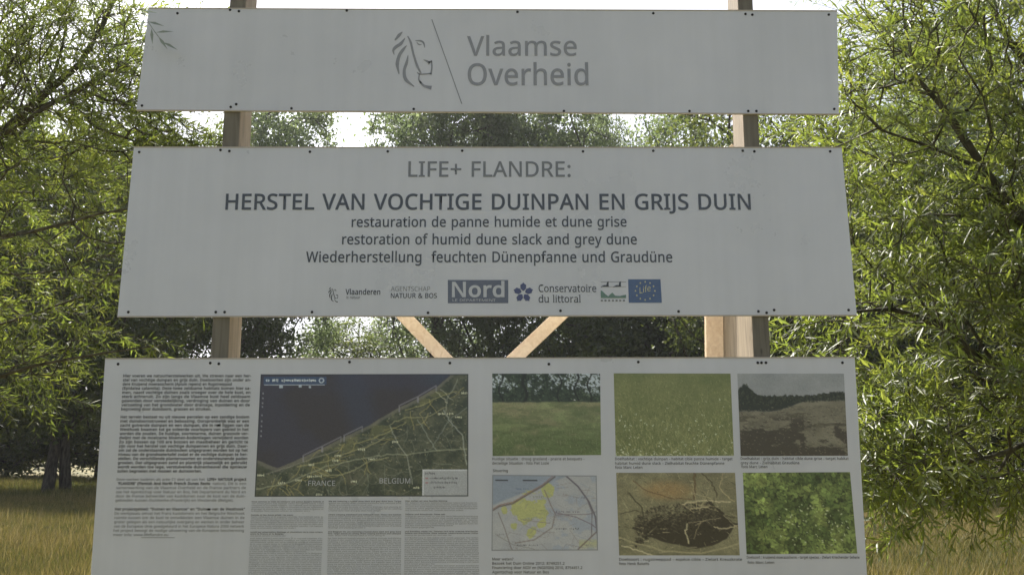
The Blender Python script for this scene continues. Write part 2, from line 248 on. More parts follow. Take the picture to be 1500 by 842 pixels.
 "w": (630, [[346,243,313,357,289,259,207,1,127,1,9,431,82,431,151,162,169,73,277,431,354,431,440,149,457,74,549,431,621,431,502,1,419,1]]),
 "x": (424, [[170,220,22,430,102,430,213,268,322,430,402,430,253,220,410,0,330,0,213,172,94,0,14,0]]),
 "y": (409, [[1,430,76,430,177,164,205,68,333,430,409,430,207,-97,181,-139,157,-164,128,-181,94,-191,49,-192,9,-186,9,-130,72,-134,110,-118,142,-80,174,-2]]),
 "z": (377, [[346,0,31,0,31,47,262,375,45,375,45,430,340,430,340,377,112,55,346,55]]),
 "0": (459, [[419,287,415,201,401,128,376,70,349,37,304,6,245,-7,188,-4,137,16,109,40,76,88,53,151,42,229,40,317,48,399,65,467,93,520,133,557,186,578,229,581,269,578,320,557,361,520,391,467,410,399], [110,287,121,156,137,111,159,78,190,59,229,52,268,59,298,78,320,110,336,156,345,215,348,287,345,359,336,417,320,463,298,495,268,515,229,521,190,515,159,495,137,463,121,417]]),
 "1": (459, [[285,0,216,0,219,499,108,405,71,452,226,573,285,573]]),
 "2": (459, [[417,0,38,0,38,59,271,298,306,353,321,412,318,453,309,477,284,503,249,518,207,520,169,514,126,495,83,466,45,513,85,543,163,574,209,580,255,579,285,572,325,556,356,531,372,510,388,472,394,428,389,385,369,331,313,254,128,64,417,64]]),
 "3": (459, [[395,439,389,392,363,347,330,321,277,302,337,283,367,266,390,243,405,214,412,181,410,131,397,87,371,50,318,14,241,-6,123,-3,72,8,36,23,36,89,100,65,168,52,219,52,278,65,305,81,324,104,335,132,339,164,335,197,326,215,288,247,226,263,123,265,123,326,236,332,269,344,301,369,319,404,323,434,320,460,304,490,262,516,199,521,140,508,75,473,39,521,87,550,147,573,199,580,273,576,317,563,365,527,390,477]]),
 "4": (459, [[443,130,359,130,359,0,291,0,291,130,17,130,17,190,286,576,359,576,359,193,443,193], [291,374,292,500,263,446,86,193,291,193]]),
 "5": (459, [[221,351,275,346,322,331,361,307,389,274,407,232,413,183,410,145,395,95,378,67,343,32,298,8,261,-2,221,-7,156,-6,103,3,60,18,51,23,51,90,95,70,148,57,200,52,252,58,293,76,317,97,333,126,340,162,340,194,332,225,317,251,294,271,262,284,221,291,164,290,99,280,64,302,86,573,373,573,373,508,146,508,132,342]]),
 "6": (459, [[44,245,49,326,64,404,95,474,131,520,181,555,228,572,306,581,377,573,377,513,320,523,257,518,216,504,173,474,151,443,134,407,121,352,115,291,170,339,233,357,271,358,316,349,354,331,375,313,400,279,412,251,421,184,411,112,399,82,372,44,322,8,257,-7,199,-4,140,19,101,54,70,103,51,166], [238,51,284,59,320,84,343,125,351,184,344,233,324,271,289,295,241,303,195,296,150,270,126,240,115,198,126,138,152,92,193,60]]),
 "7": (459, [[109,0,344,508,35,508,35,573,419,573,419,518,187,0]]),
 "8": (459, [[229,581,291,574,330,559,370,529,390,497,400,443,390,392,354,345,291,303,355,265,389,234,411,196,419,148,408,90,395,65,367,34,330,11,300,1,231,-8,157,0,126,10,89,33,61,63,49,87,39,146,47,194,68,232,99,264,158,299,100,343,71,383,61,411,58,444,68,497,88,528,129,559,182,577], [108,145,116,107,138,76,176,55,229,48,281,55,319,76,342,108,350,148,343,182,317,217,274,246,217,270,166,243,136,219,114,182], [228,524,188,518,155,502,134,476,127,441,133,406,151,379,179,357,232,330,282,357,307,379,325,406,330,441,323,476,302,502,270,518]]),
 "9": (459, [[417,328,412,247,397,168,366,99,330,52,279,18,232,0,154,-8,82,0,82,60,140,50,204,54,245,68,287,99,310,129,327,165,340,221,346,281,290,233,227,215,189,215,144,223,106,242,85,260,61,294,49,321,40,387,50,460,63,491,90,529,141,564,205,580,262,577,322,553,361,518,391,469,410,406], [223,521,178,513,142,488,118,447,110,388,117,339,137,301,171,277,220,269,266,276,304,296,335,333,346,374,335,435,310,481,269,512]]),
 ".": (215, [[58,43,68,81,100,97,126,94,142,85,157,53,156,26,147,6,132,-6,113,-11,88,-8,72,2,61,18]]),
 ",": (215, [[154,84,128,1,85,-103,33,-103,73,93,148,93]]),
 ":": (215, [[58,43,68,81,100,97,126,94,142,85,157,53,156,26,147,6,132,-6,113,-11,88,-8,72,2,61,18], [58,387,68,425,100,441,126,438,142,429,157,396,156,369,147,350,132,338,113,332,88,335,72,345,61,362]]),
 ";": (215, [[147,84,121,1,78,-103,25,-103,66,93,141,93], [56,387,66,425,99,441,124,438,141,429,155,396,154,369,145,350,130,338,112,332,86,335,71,345,60,362]]),
 "-": (258, [[32,184,32,246,226,246,226,184]]),
 "&": (587, [[244,581,296,575,345,549,371,515,382,471,379,426,360,384,326,349,268,308,423,159,452,206,479,286,550,286,511,176,468,114,585,0,490,0,420,67,366,28,314,5,252,-7,188,-6,141,5,114,17,81,42,65,63,52,89,43,133,44,175,53,210,69,239,91,265,166,318,123,372,103,411,96,456,104,504,120,533,154,561,201,578], [209,273,153,234,121,186,116,152,120,124,129,101,146,81,168,66,194,57,258,56,314,71,375,111], [241,524,211,519,186,506,171,485,166,467,167,438,176,412,225,350,265,376,292,401,304,419,312,447,311,476,294,505,271,519]]),
 "+": (459, [[257,311,417,311,417,254,257,254,257,89,200,89,200,254,40,254,40,311,200,311,200,477,209,477,257,477]]),
 "(": (241, [[32,220,38,306,49,369,67,429,93,486,150,573,217,573,167,493,132,407,111,315,103,221,109,139,132,38,172,-57,216,-127,150,-127,93,-42,67,14,49,73,38,135]]),
 ")": (241, [[209,220,203,135,192,73,173,14,148,-42,91,-127,25,-127,69,-57,108,38,131,139,137,221,131,304,108,406,69,503,24,573,91,573,148,486,173,429,192,369,203,306]]),
 "/": (298, [[290,573,77,0,8,0,221,573]]),
 "?": (348, [[112,183,118,235,134,271,164,305,228,363,250,392,259,423,257,462,249,482,226,504,178,518,103,512,34,485,10,541,68,565,122,578,192,580,235,571,285,543,317,498,327,440,319,388,289,340,184,237,172,209,168,161,112,161], [94,43,104,81,118,92,137,97,156,96,178,85,192,53,191,26,182,6,168,-6,150,-11,124,-8,108,2,97,18]]),
 "'": (180, [[128,573,112,366,68,366,52,573]]),
 "!": (216, [[131,161,85,161,65,573,151,573], [58,43,68,81,83,92,101,97,126,94,142,85,157,53,156,26,147,6,132,-6,114,-11,88,-8,72,2,61,18]]),
 "é": (452, [[234,438,286,432,316,421,342,405,374,373,397,331,406,299,411,201,117,201,122,157,134,119,154,90,181,69,215,56,254,52,305,56,392,82,392,20,327,-1,231,-7,194,-2,143,17,114,36,79,75,62,108,51,146,45,189,47,257,55,297,76,349,108,390,149,419,198,435], [233,380,188,372,154,348,130,309,119,257,338,257,330,312,312,346,276,373], [347,606,296,546,233,486,186,486,186,496,262,614,347,614]]),
 "ë": (452, [[234,438,286,432,316,421,342,405,374,373,397,331,406,299,411,201,117,201,122,157,134,119,154,90,181,69,215,56,254,52,305,56,392,82,392,20,327,-1,231,-7,194,-2,143,17,114,36,79,75,62,108,51,146,45,189,47,257,55,297,76,349,108,390,149,419,198,435], [233,380,188,372,154,348,130,309,119,257,338,257,330,312,312,346,276,373], [116,546,124,573,154,585,184,573,192,546,184,520,173,510,154,506,135,510,124,520], [267,546,275,573,304,585,334,573,342,546,334,520,322,510,304,506,278,516]]),
 "ü": (496, [[427,430,427,0,370,0,359,57,313,15,282,1,247,-6,173,-4,134,8,112,21,81,59,65,114,63,430,135,430,135,153,141,108,158,76,176,62,230,51,273,55,296,63,315,75,336,100,349,134,356,175,357,430], [136,546,143,573,173,585,203,573,211,546,203,520,192,510,173,506,155,510,143,520], [286,546,294,573,323,585,353,573,361,546,353,520,342,510,323,506,297,516]]),
 "É": (446, [[398,0,78,0,78,573,398,573,398,509,150,509,150,330,383,330,383,320,383,268,150,268,150,63,398,63], [363,749,312,688,249,629,202,629,202,638,278,757,363,757]]),
 '"': (327, [[128,573,112,366,68,366,52,573], [275,573,259,366,215,366,199,573]]),
}
GLY = {ch: (adv/1000, [np.array(c, float).reshape(-1, 2)/1000 for c in cs]) for ch, (adv, cs) in GLYPHS.items()}
def _dp(P, tol):
    if len(P) < 3: return P
    a, b = P[0], P[-1]; d = b-a; Ln = math.hypot(*d); q = P[1:-1]-a
    dist = np.hypot(q[:, 0], q[:, 1]) if Ln < 1e-9 else abs(q[:, 0]*d[1]-q[:, 1]*d[0])/Ln
    i = int(dist.argmax())
    if dist[i] < tol: return np.array([a, b])
    return np.vstack([_dp(P[:i+2], tol)[:-1], _dp(P[i+1:], tol)])
from mathutils.geometry import tessellate_polygon
_gc = {}
def glyph(ch, wt, tol, serif):
    k = (ch, wt, tol, serif)
    if k in _gc: return _gc[k]
    adv, cs = GLY.get(ch, (.26, [])); V = []; T = []; base = 0; polys = []
    for P in cs:
        if tol:
            Q = np.vstack([P, P[:1]]); j = max(1, min(len(Q)-2, int(((Q[:-1]-Q[0])**2).sum(1).argmax())))
            Q = np.vstack([_dp(Q[:j+1], tol)[:-1], _dp(Q[j:], tol)[:-1]])
            if len(Q) < 3: continue
            P = Q
        if wt:
            kp = np.hypot(*(np.roll(P, -1, 0)-P).T) > .004; P = P[kp]
            d = np.roll(P, -1, 0)-P; d /= np.maximum(np.hypot(d[:, 0], d[:, 1]), 1e-9)[:, None]
            n1 = np.c_[-d[:, 1], d[:, 0]]; n0 = np.roll(n1, 1, 0); m = n0+n1; den = 1+(n0*n1).sum(1)
            P = P+m/np.maximum(den, .45)[:, None]*wt
        polys.append(P)
    if polys:
        V = np.vstack(polys); T = []; off = np.cumsum([0]+[len(P) for P in polys])
        area = [.5*float(np.sum(P[:, 0]*np.roll(P[:, 1], -1)-np.roll(P[:, 0], -1)*P[:, 1])) for P in polys]
        def inside(p, Q):
            c = False
            for a_, b_ in zip(Q, np.roll(Q, -1, 0)):
                if (a_[1] > p[1]) != (b_[1] > p[1]) and p[0] < (b_[0]-a_[0])*(p[1]-a_[1])/(b_[1]-a_[1])+a_[0]: c = not c
            return c
        for i, P in enumerate(polys):
            if area[i] > 0: continue                                # outer outlines run clockwise, counters the other way
            grp = [i]+[j for j, Q in enumerate(polys) if area[j] > 0 and inside(Q[0], P)]
            ids = np.concatenate([np.arange(off[g], off[g+1]) for g in grp])
            T += [tuple(int(ids[k_]) for k_ in t) for t in tessellate_polygon([[Vector((x, y, 0)) for x, y in polys[g]] for g in grp])]
    if serif and len(V):
        extra = []
        for P in polys:
            Q = np.roll(P, -1, 0)
            for a, b in zip(P, Q):
                if abs(a[1]-b[1]) < .012 and .04 < abs(a[0]-b[0]) < .13:
                    x0, x1 = min(a[0], b[0]), max(a[0], b[0])
                    if a[1] < .03: extra.append((x0-.05, x1+.05, a[1], a[1]+.03))
                    elif a[1] > .38: extra.append((x0-.06, x1, a[1]-.035, a[1]))
        for x0, x1, y0, y1 in extra:
            b = len(V); V = np.vstack([V, [[x0, y0], [x1, y0], [x1, y1], [x0, y1]]]); T += [(b, b+1, b+2), (b, b+2, b+3)]
    _gc[k] = (adv+wt*1.1, np.asarray(V, float), T); return _gc[k]
def layout(s, wt=0, tol=0, serif=False, track=0):
    V = []; T = []; x = 0; n = 0
    for ch in s:
        adv, gv, gt = glyph(ch, wt, tol, serif)
        if len(gv):
            V.append(gv+[x, 0]); T += [(a+n, b+n, c+n) for a, b, c in gt]; n += len(gv)
        x += adv+track
    V = np.vstack(V); V[:, 0] -= V[:, 0].min(); return V, T, V[:, 0].max()
def text_px(s, xl, xr, y, y2=None, h=None, wt=0, tol=0, serif=False, ragged=None, depth=-.0012):
    """letters from photograph column xl to xr on baseline y, laid on the board plane"""
    V, T, W = layout(s, wt, tol, serif)
    P0 = at(xl, y); P1 = at(xr, y if y2 is None else y2); ux = (P1-P0)
    if ragged: ux = ux*ragged
    k = np.linalg.norm(ux)/W
    kz = k if h is None else (at(xl, y-h)[2]-P0[2])/.573
    pts = P0+np.outer(V[:, 0]/W, ux)+np.outer(V[:, 1]*kz, [0, 0, 1]); pts[:, 1] = depth
    return pts, T
def lettering(lines, m, parent, name='lettering', label=None):
    """lines: list of (pts, tris) joined into one mesh"""
    VV = []; TT = []; n = 0
    for p, t in lines:
        VV.append(p); TT.append(np.array(t)+n); n += len(p)
    me = mesh_np(name, np.vstack(VV), np.vstack(TT)[:, ::-1], 3, [M[m]]); o = link(bpy.data.objects.new(name, me), parent)
    if label: o['label'] = label
    return o
def shape(pts, depth=-.0012):
    """filled outline given in photograph pixels on the board plane"""
    P = np.array([at(x, y) for x, y in pts]); P[:, 1] = depth
    tri = tessellate_polygon([[Vector((p[0], p[2], 0)) for p in P]])
    # keep all facing the reader
    out = []
    for a, b, c in tri:
        d = (P[b][0]-P[a][0])*(P[c][2]-P[a][2])-(P[c][0]-P[a][0])*(P[b][2]-P[a][2])
        out.append((a, b, c) if d < 0 else (a, c, b))
    return P, out
def stroke(pts, wid, depth=-.0012):
    """brush stroke through points (px) with a width at each point, smoothed"""
    p = np.array(pts, float); wd = np.array(wid, float) if hasattr(wid, '__len__') else np.full(len(p), float(wid))
    if len(p) > 2:
        t = np.arange(len(p)); tt = np.linspace(0, len(p)-1, (len(p)-1)*5+1); q = []
        for s_ in tt:
            i = min(int(s_), len(p)-2); f = s_-i
            a = p[max(i-1, 0)]; b = p[i]; c = p[i+1]; d = p[min(i+2, len(p)-1)]
            q.append(.5*((2*b)+(c-a)*f+(2*a-5*b+4*c-d)*f*f+(3*b-a-3*c+d)*f**3))
        p = np.array(q); wd = np.interp(tt, t, wd)
    d = np.gradient(p, axis=0); d /= np.hypot(d[:, 0], d[:, 1])[:, None]; n = np.c_[-d[:, 1], d[:, 0]]*wd[:, None]/2
    a, b = p+n, p-n; k = len(p)
    P = np.array([at(x, y) for x, y in np.vstack([a, b])]); P[:, 1] = depth
    T = []
    for i in range(k-1): T += [(i, k+i, k+i+1), (i, k+i+1, i+1)]
    return P, [(a_, c_, b_) for a_, b_, c_ in T]

# ------------------------------------------------------------------ sign: posts, boards, braces
sign = empty('information_board', (0, 0, 0))
tag(sign, 'large white three-panel information board on two wooden posts in the grass', 'information board')
TOPC = [(218, 13), (1226, 17), (1229, 167), (200, 161)]
MIDC = [(196, 216.5), (1233, 217), (1255, 461), (172, 463)]
bl = at(154, 526); br = at(1252, 524)
k1, k2 = at(133, 842), at(1270, 842)
dz = 1.02
BOTW = [bl, br, br+(k2-br)*(dz/(br[2]-k2[2])), bl+(k1-bl)*(dz/(bl[2]-k1[2]))]
def panel(quad, name='panel', label=None):
    q = [np.array(p) for p in quad]; b = []
    # slightly uneven cut edges: front face at y = 0, 4 mm thick
    f = MB(); f.hexa([(p[0], 0, p[2]) for p in q], [(p[0], .004, p[2]) for p in q])
    o = f.build(name, M['board'], sign); 
    if label: o['label'] = label
    return o
p_top = panel([at(*c) for c in TOPC], label='narrow top panel with grey lion emblem and two lines of grey lettering')
p_mid = panel([at(*c) for c in MIDC], label='middle panel with the project title and a row of logos')
p_bot = panel(BOTW, label='bottom panel with small text columns, maps and photographs')
for c, pn in ((TOPC, p_top), (MIDC, p_mid), ([(154, 526), (1252, 524)], p_bot)):   # narrow edge trim on the lower and upper rims
    for (a, b), d in (((c[0], c[1]), -1), ((c[3], c[2]), 1)) if len(c) == 4 else (((c[0], c[1]), -1),):
        A, B = at(*a), at(*b); e = MB()
        z0, z1 = (-.0035, .0005) if d == 1 else (-.0005, .0035)
        e.hexa([(A[0], -.0015, A[2]+z0), (B[0], -.0015, B[2]+z0), (B[0], .006, B[2]+z0), (A[0], .006, A[2]+z0)],
               [(A[0], -.0015, A[2]+z1), (B[0], -.0015, B[2]+z1), (B[0], .006, B[2]+z1), (A[0], .006, A[2]+z1)])
        e.build('edge_trim', M['edge'], pn)
def screws(pts, pn):
    for x, y in pts:
        c = at(x, y); s = MB().disc((0, 0, 0), .0049, -.003, .0, 10); o = s.build('screw', M['screw'], pn); o.location = (c[0], -.0003, c[2])
screws([(260, 20), (337, 15), (350, 17), (508, 16), (758, 18), (957, 20), (1092, 21), (1102, 22), (1214, 22), (208, 155), (338, 157), (346, 153), (427, 159), (606, 160), (826, 163), (1010, 163), (1096, 163), (1108, 163), (1222, 160)], p_top)
screws([(204, 223), (323, 220), (336, 221.5), (454, 222.5), (568, 222), (677, 221), (854, 222), (957, 221), (1088, 221), (1105, 222), (1216, 222), (188, 457), (316, 457), (329, 457), (457, 457), (627, 458), (821, 455), (994, 456), (1111, 456), (1123, 458), (1134, 454), (1243, 454)], p_mid)
screws([(173, 533), (308, 531.5), (320.5, 532.6), (512, 530), (659, 531.5), (804, 533), (935, 530), (1110, 531), (1115.5, 531), (1122, 531), (1234, 531)], p_bot)

# posts: planed timber, 6-7 cm wide, 14 cm deep, standing behind the boards
def post(xo0, xi0, xo1, xi1, label):
    a0, b0 = at(xo0, 495, .0075), at(xi0, 495, .0075); a1, b1 = at(xo1, 190, .0075), at(xi1, 190, .0075)
    sl = (.5*(a1+b1)-.5*(a0+b0))/(a1[2]-a0[2]); wd = .5*abs(b0[0]-a0[0])+.5*abs(b1[0]-a1[0])
    def ring(z):
        cx = .5*(a0+b0)[0]+sl[0]*(z-a0[2]); x0, x1 = cx-wd/2, cx+wd/2
        return [(x0, .0075, z), (x1, .0075, z), (x1, .15, z), (x0, .15, z)]
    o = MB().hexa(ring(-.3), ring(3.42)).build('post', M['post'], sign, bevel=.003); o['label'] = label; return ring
r1 = post(309.5, 336, 327, 350, 'left upright post')
r2 = post(1127, 1102, 1111, 1090, 'right upright post')
# raking strut and upright plank behind the right post
ring = r2(2.3); xr0, xr1 = ring[0][0], ring[1][0]
xi = min(xr0, xr1)
def srow(z, y0, y1, x0, x1):
    y = (2.45-z)*.14
    return [(x0, y0+y, z), (x1, y0+y, z), (x1, y1+y, z), (x0, y1+y, z)]
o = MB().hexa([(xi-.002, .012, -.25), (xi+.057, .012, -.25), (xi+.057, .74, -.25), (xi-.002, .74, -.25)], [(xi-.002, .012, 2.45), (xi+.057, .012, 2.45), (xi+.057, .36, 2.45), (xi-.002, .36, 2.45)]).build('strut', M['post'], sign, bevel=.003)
o['label'] = 'thick rear strut leaning against the back of the right post'
o = MB().hexa(srow(-.25, .33, .36, xi-.071, xi-.004), srow(2.42, .33, .36, xi-.071, xi-.004)).build('side_plank', M['fresh'], sign, bevel=.002)
o['label'] = 'pale plank fixed along the rear strut'
# two diagonal planks crossing behind the lower half of the board
def brace(p0, p1, wpx, y, label):
    a, b = at(*p0, y), at(*p1, y); d = b-a; d /= np.linalg.norm(d); n = np.array([-d[2], 0, d[0]])*wpx/2
    o = MB().hexa([a-n, a+n, a+n+[0, .022, 0], a-n+[0, .022, 0]], [b-n, b+n, b+n+[0, .022, 0], b-n+[0, .022, 0]]).build('brace', M['fresh'], sign, bevel=.0015)
    o['label'] = label
brace((594-258, 465-268), (650+330, 523+343), .047, .152, 'diagonal plank falling to the right behind the boards')
brace((817+262, 465-248), (756-365, 523+345), .047, .176, 'diagonal plank falling to the left behind the boards')

# ------------------------------------------------------------------ top panel print
lettering([text_px('Vlaamse', 684, 845, 82, 82, 28, .008)], 'inkgrey', p_top, label='grey word Vlaamse')
lettering([text_px('Overheid', 685, 862, 125, 125, 31, .010)], 'inkgrey', p_top, label='grey word Overheid')
def lion(f):
    A = []
    def s_(pts, w): A.append(stroke([f(x, y) for x, y in pts], [f.k*v for v in w]))
    s_([(170, 117), (148, 138), (122, 170)], [2, 20, 8])
    s_([(186, 155), (160, 190), (125, 215), (112, 235), (118, 262)], [3, 20, 20, 14, 2])
    s_([(196, 203), (172, 230), (150, 265), (137, 320), (148, 382)], [3, 18, 20, 22, 4])
    s_([(205, 262), (196, 310), (181, 360), (190, 415), (243, 460)], [2, 18, 18, 22, 5])
    s_([(202, 143), (222, 185), (238, 255), (262, 330), (287, 378)], [5, 14, 13, 15, 8])
    s_([(262, 370), (275, 381), (300, 382), (350, 378)], [4, 10, 8, 9]); s_([(348, 384), (354, 340), (352, 296)], [10, 9, 7])
    s_([(354, 300), (335, 308), (322, 300), (302, 292)], [8, 16, 12, 3]); s_([(340, 302), (334, 322)], [10, 5])
    s_([(277, 378), (272, 415), (288, 440)], [5, 9, 12]); s_([(278, 425), (300, 452), (325, 462), (352, 468)], [8, 14, 18, 26])
    s_([(250, 172), (285, 174), (303, 188), (309, 216)], [3, 11, 11, 4]); s_([(258, 180), (272, 196), (290, 197)], [2, 8, 3])
    return A
def f1(x, y): return 550+x/4.286, 20+y/4.286
f1.k = 1/4.286
lettering(lion(f1), 'inkgrey', p_top, 'lion_emblem', 'grey lion head emblem')
lettering([stroke([(632.5, 29), (676.5, 152.5)], 1.3)], 'inkgrey', p_top, 'slash_line', 'thin slanting line')
# ------------------------------------------------------------------ middle panel print
lettering([text_px('LIFE+ FLANDRE:', 598, 836, 259, 259, 22, .010)], 'inklight', p_mid)
lettering([text_px('HERSTEL VAN VOCHTIGE DUINPAN EN GRIJS DUIN', 330, 1100, 307, 307, 22.5, .014)], 'ink', p_mid, label='bold dark title line')
lettering([text_px('restauration de panne humide et dune grise', 515, 918, 332.5, 332, 14.5, .012)], 'ink', p_mid)
lettering([text_px('restoration of humid dune slack and grey dune', 501, 933, 358, 358, 14.8, .012)], 'ink', p_mid)
lettering([text_px('Wiederherstellung  feuchten Dünenpfanne und Graudüne', 448, 985, 384, 384, 15.2, .012)], 'ink', p_mid)
def f2(x, y): return 475.6+x*.0545, 413.6+y*.0613
f2.k = .07
lettering(lion(f2), 'ink', p_mid, 'lion_emblem', 'small dark lion head emblem')
lettering([text_px('Vlaanderen', 506, 557, 431.5, 431.5, 8, .016)], 'ink', p_mid)
lettering([text_px('is natuur', 507.5, 527.5, 437.5, 437.5, 4, .01, .01)], 'inklight', p_mid)
lettering([text_px('AGENTSCHAP', 572.5, 630, 426.5, 426.5, 7, -.006)], 'inklight', p_mid)
lettering([text_px('NATUUR & BOS', 572.5, 640, 436.5, 436.5, 7, .012)], 'ink', p_mid)
lettering([shape([(656, 410), (744.5, 410), (744.5, 444), (656, 444)], -.0006)], 'nordblue', p_mid, 'logo_ground', 'slate blue rectangle behind the word Nord')
lettering([text_px('Nord', 662, 739, 434.5, 434.5, 21, .022, depth=-.0014)], 'white', p_mid)
lettering([text_px('LE DÉPARTEMENT'.replace('É', 'É'), 663, 726, 441.5, 441.5, 3.6, .0, .01, depth=-.0014)], 'white', p_mid)
fl = []
for k in range(5):
    a = -math.pi/2+k*2*math.pi/5; c, s_ = math.cos(a), math.sin(a)
    q = [(3.0, -.8), (6, -4.0), (11.5, -4.2), (13.5, -1.2), (15.2, 0), (13.5, 1.2), (11.5, 4.2), (6, 4.0), (3.0, .8)]
    fl.append(shape([(766.5+x*c-y*s_, 428.8+x*s_+y*c) for x, y in q]))
lettering(fl, 'navy', p_mid, 'flower_logo', 'navy five-petalled flower')
lettering([text_px('Conservatoire', 789, 873.5, 427.5, 427.5, 10.5, .004, 0, True)], 'ink', p_mid)
lettering([text_px('du littoral', 789, 851, 443, 443, 10.5, .004, 0, True)], 'ink', p_mid)
g = [stroke([(880, 413), (917, 413)], .5), stroke([(880, 420), (917, 420)], .4)]
for cx_ in (888, 906): g += [stroke([(cx_-8, 420.5), (cx_-2, 418.5), (cx_+4, 419.5)], [.6, 2.4, .6])]+[shape([(cx_, 419), (cx_+1, 413.5), (cx_+3.6, 412), (cx_+3.4, 419.5)])]
lettering(g, 'ink', p_mid, 'bird_mark', 'two dark flying birds over a line')
lettering([shape([(880, 425), (883, 427), (887, 431), (891, 434), (894, 431), (897, 428.5), (901, 433), (908, 433.5), (917, 431.5), (917, 436.5), (880, 436.5)])], 'green', p_mid, 'hill_mark', 'green hills')
lettering([stroke([(880+i*5.4, 440.2), (883+i*5.4, 440.2)], 2.6) for i in range(7)], 'inklight', p_mid, 'small_mark')
lettering([shape([(920, 409), (967.5, 409), (969.5, 443.5), (921, 443.5)], -.0006)], 'eublue', p_mid, 'flag', 'blue flag with a ring of pale stars')
for k in range(12):
    a = k*math.pi/6; cx_, cy_ = 945+14.2*math.sin(a), 426-13.2*math.cos(a)
    if k == 0: st_ = []
    st_.append(shape([(cx_+(1.7 if j % 2 == 0 else .75)*math.sin(j*math.pi/5), cy_-(1.7 if j % 2 == 0 else .75)*math.cos(j*math.pi/5)) for j in range(10)], -.0014))
lettering(st_, 'yellow', p_mid, 'star_ring', 'ring of twelve pale stars')
lettering([text_px('Life', 937, 953, 430, 426, 9, -.002, depth=-.0014)], 'yellow', p_mid)
# ------------------------------------------------------------------ bottom panel: main text column
C1 = """Hier voeren we natuurherstelwerken uit. We streven naar een her-
stel van vochtige duinpan en grijs duin. Doelsoorten zijn onder an-
dere Kruipend moerasscherm (Apium repens) en Rugstreeppad
(Epidalea calamita). Deze twee zeldzame habitats komen hier sa-
men, naast vochtige duinen zoals vroeger over de hele kust, en
sterk achteruit. Zo zijn langs de Vlaamse kust heel zeldzaam
geworden door verstedelijking, verdroging van duinen en door
verzoeting van het grondwater door drainage, inpoldering en de
begroeiing door duindoorn, grassen en struiken.

Het terrein bestaat nu uit nieuwe percelen op een zandige bodem
met duindoornstruweel en bebossing. Oorspronkelijk was er een
zacht golvende duinpan en een duinpan, die in ruil liggen van de
Westhoek kwamen tot geïsoleerde voorlopers van gebied in het
worden die zouden. De huidige, soortenarme, duinen graszode ver-
dwijnt met de moeizame bloemen-bodemlagen verwijderd worden
Zo zijn bossen op 100 are bossen en maaibeheer en gericht te
zijn voor het herstel van vochtige duinpannen en grijs duin. Daar-
om zal de onderstaande duinbodem uitgegraven worden tot op het
niveau van de grondwatertafel zodat er de vochtige duinpan te her-
stellen. De verschillende plantensoorten en ondersteunende paden
groeien. Dat uitgegraven zand en plantrijk plaatselijk en gebruikt
wordt worden toe lage, verstuivende duinenheuvel die opnieuw
zullen begroeien met mossen en duinsoorten."""
C2 = """Deze werken kaderen als actie C1 deel uit van het LIFE+ NATUUR project
'FLANDRE' (Flemish And North French Dunes Restoration). Dit is een
samenwerking van de Vlaamse Overheid en de Franse partners de
zee het Agentschap voor Natuur en Bos, het Departement du Nord en
door de Franse beheerder van kustduinen naar de kust van de duin-
gebieden tussen Duinkerke (Frankrijk) en Westende (Belgie)."""
C3 = """Het projectgebied: "Duinen en Vlaamse" en "Duinen van de Westhoek"
De werkplaats omvat het Frans kustdomein en het Belgische Westhoek
ruimte tussen om de kust te ontwikkelen een Vlaamse duinen in de
groter gelegen als een natuurlijke overgang en werken in onder beheer
van de Europese Unie goedgekeurd in het Europese Natura 2000 netwerk
het project beoogt de nodige uitvoering van de Europese bescherming
meer info: www.lifeflandre.eu"""
yy = 551.8; rows = []
def xl_at(y): return 180.5-(y-550)*.062
def xr_at(y): return 368-(y-550)*.047
def column(txt, y0, dy, wt, col, xl=xl_at, xr=xr_at, tol=.012, name_m='inksoft', h=None, depth=-.0012):
    y = y0; L_ = [l for l in txt.split('\n')]; mx = max(len(l) for l in L_); out = []; last = len(L_)-1
    for i, l in enumerate(L_):
        if l:
            full = len(l) > .86*mx and not l.endswith('.') or len(l) > .93*mx
            V, T, Wd = layout(l, wt, tol)
            r_ = 1 if full else len(l)/mx
            out.append(text_px(l, xl(y), xr(y), y+1.9, ragged=r_ if r_ < 1 else None, h=h, wt=wt, tol=tol, depth=depth))
        y += dy
    lettering(out, name_m, p_bot, 'text_block')['kind'] = 'stuff'; return y
lb = C1.split('\n\n')
column(lb[0], 550.2, 6.07, .026, 0, h=3.9)
column(lb[1], 610.3, 6.09, .026, 0, h=3.9)
c2 = C2.split('\n')
column(c2[0][:-20], 701.6, 6.1, .004, 0, xr=lambda y: 300, h=3.8, name_m='inklight')
column(c2[1][47:], 707.7, 6.1, .004, 0, xl=lambda y: 312, h=3.8, name_m='inklight')
column('\n'.join(c2[2:]), 713.8, 6.1, .004, 0, h=3.8, name_m='inklight')
column(C2.split('\n')[0][-20:], 701.6, 6.1, .03, 0, xl=lambda y: 304, xr=lambda y: 361, h=4)
column(C2.split('\n')[1][:47], 707.7, 6.1, .03, 0, xl=lambda y: 172.5, xr=lambda y: 308, h=4)
column(C3.split('\n')[0], 745, 6.1, .02, 0, h=3.9)
column('\n'.join(C3.split('\n')[1:]), 751.3, 6.25, .002, 0, h=3.8, name_m='inklight')
lettering([stroke([(207, 786.8), (256, 786.8)], .7)], 'inklight', p_bot, 'underline')
lettering([shape([(x+2.6*math.cos(i), yv+1.6*math.sin(i)) for i in range(6)], -.002) for x, yv in ((320.5, 622.5), (306.5, 745.5))], 'screw', p_bot, 'dark_spot')
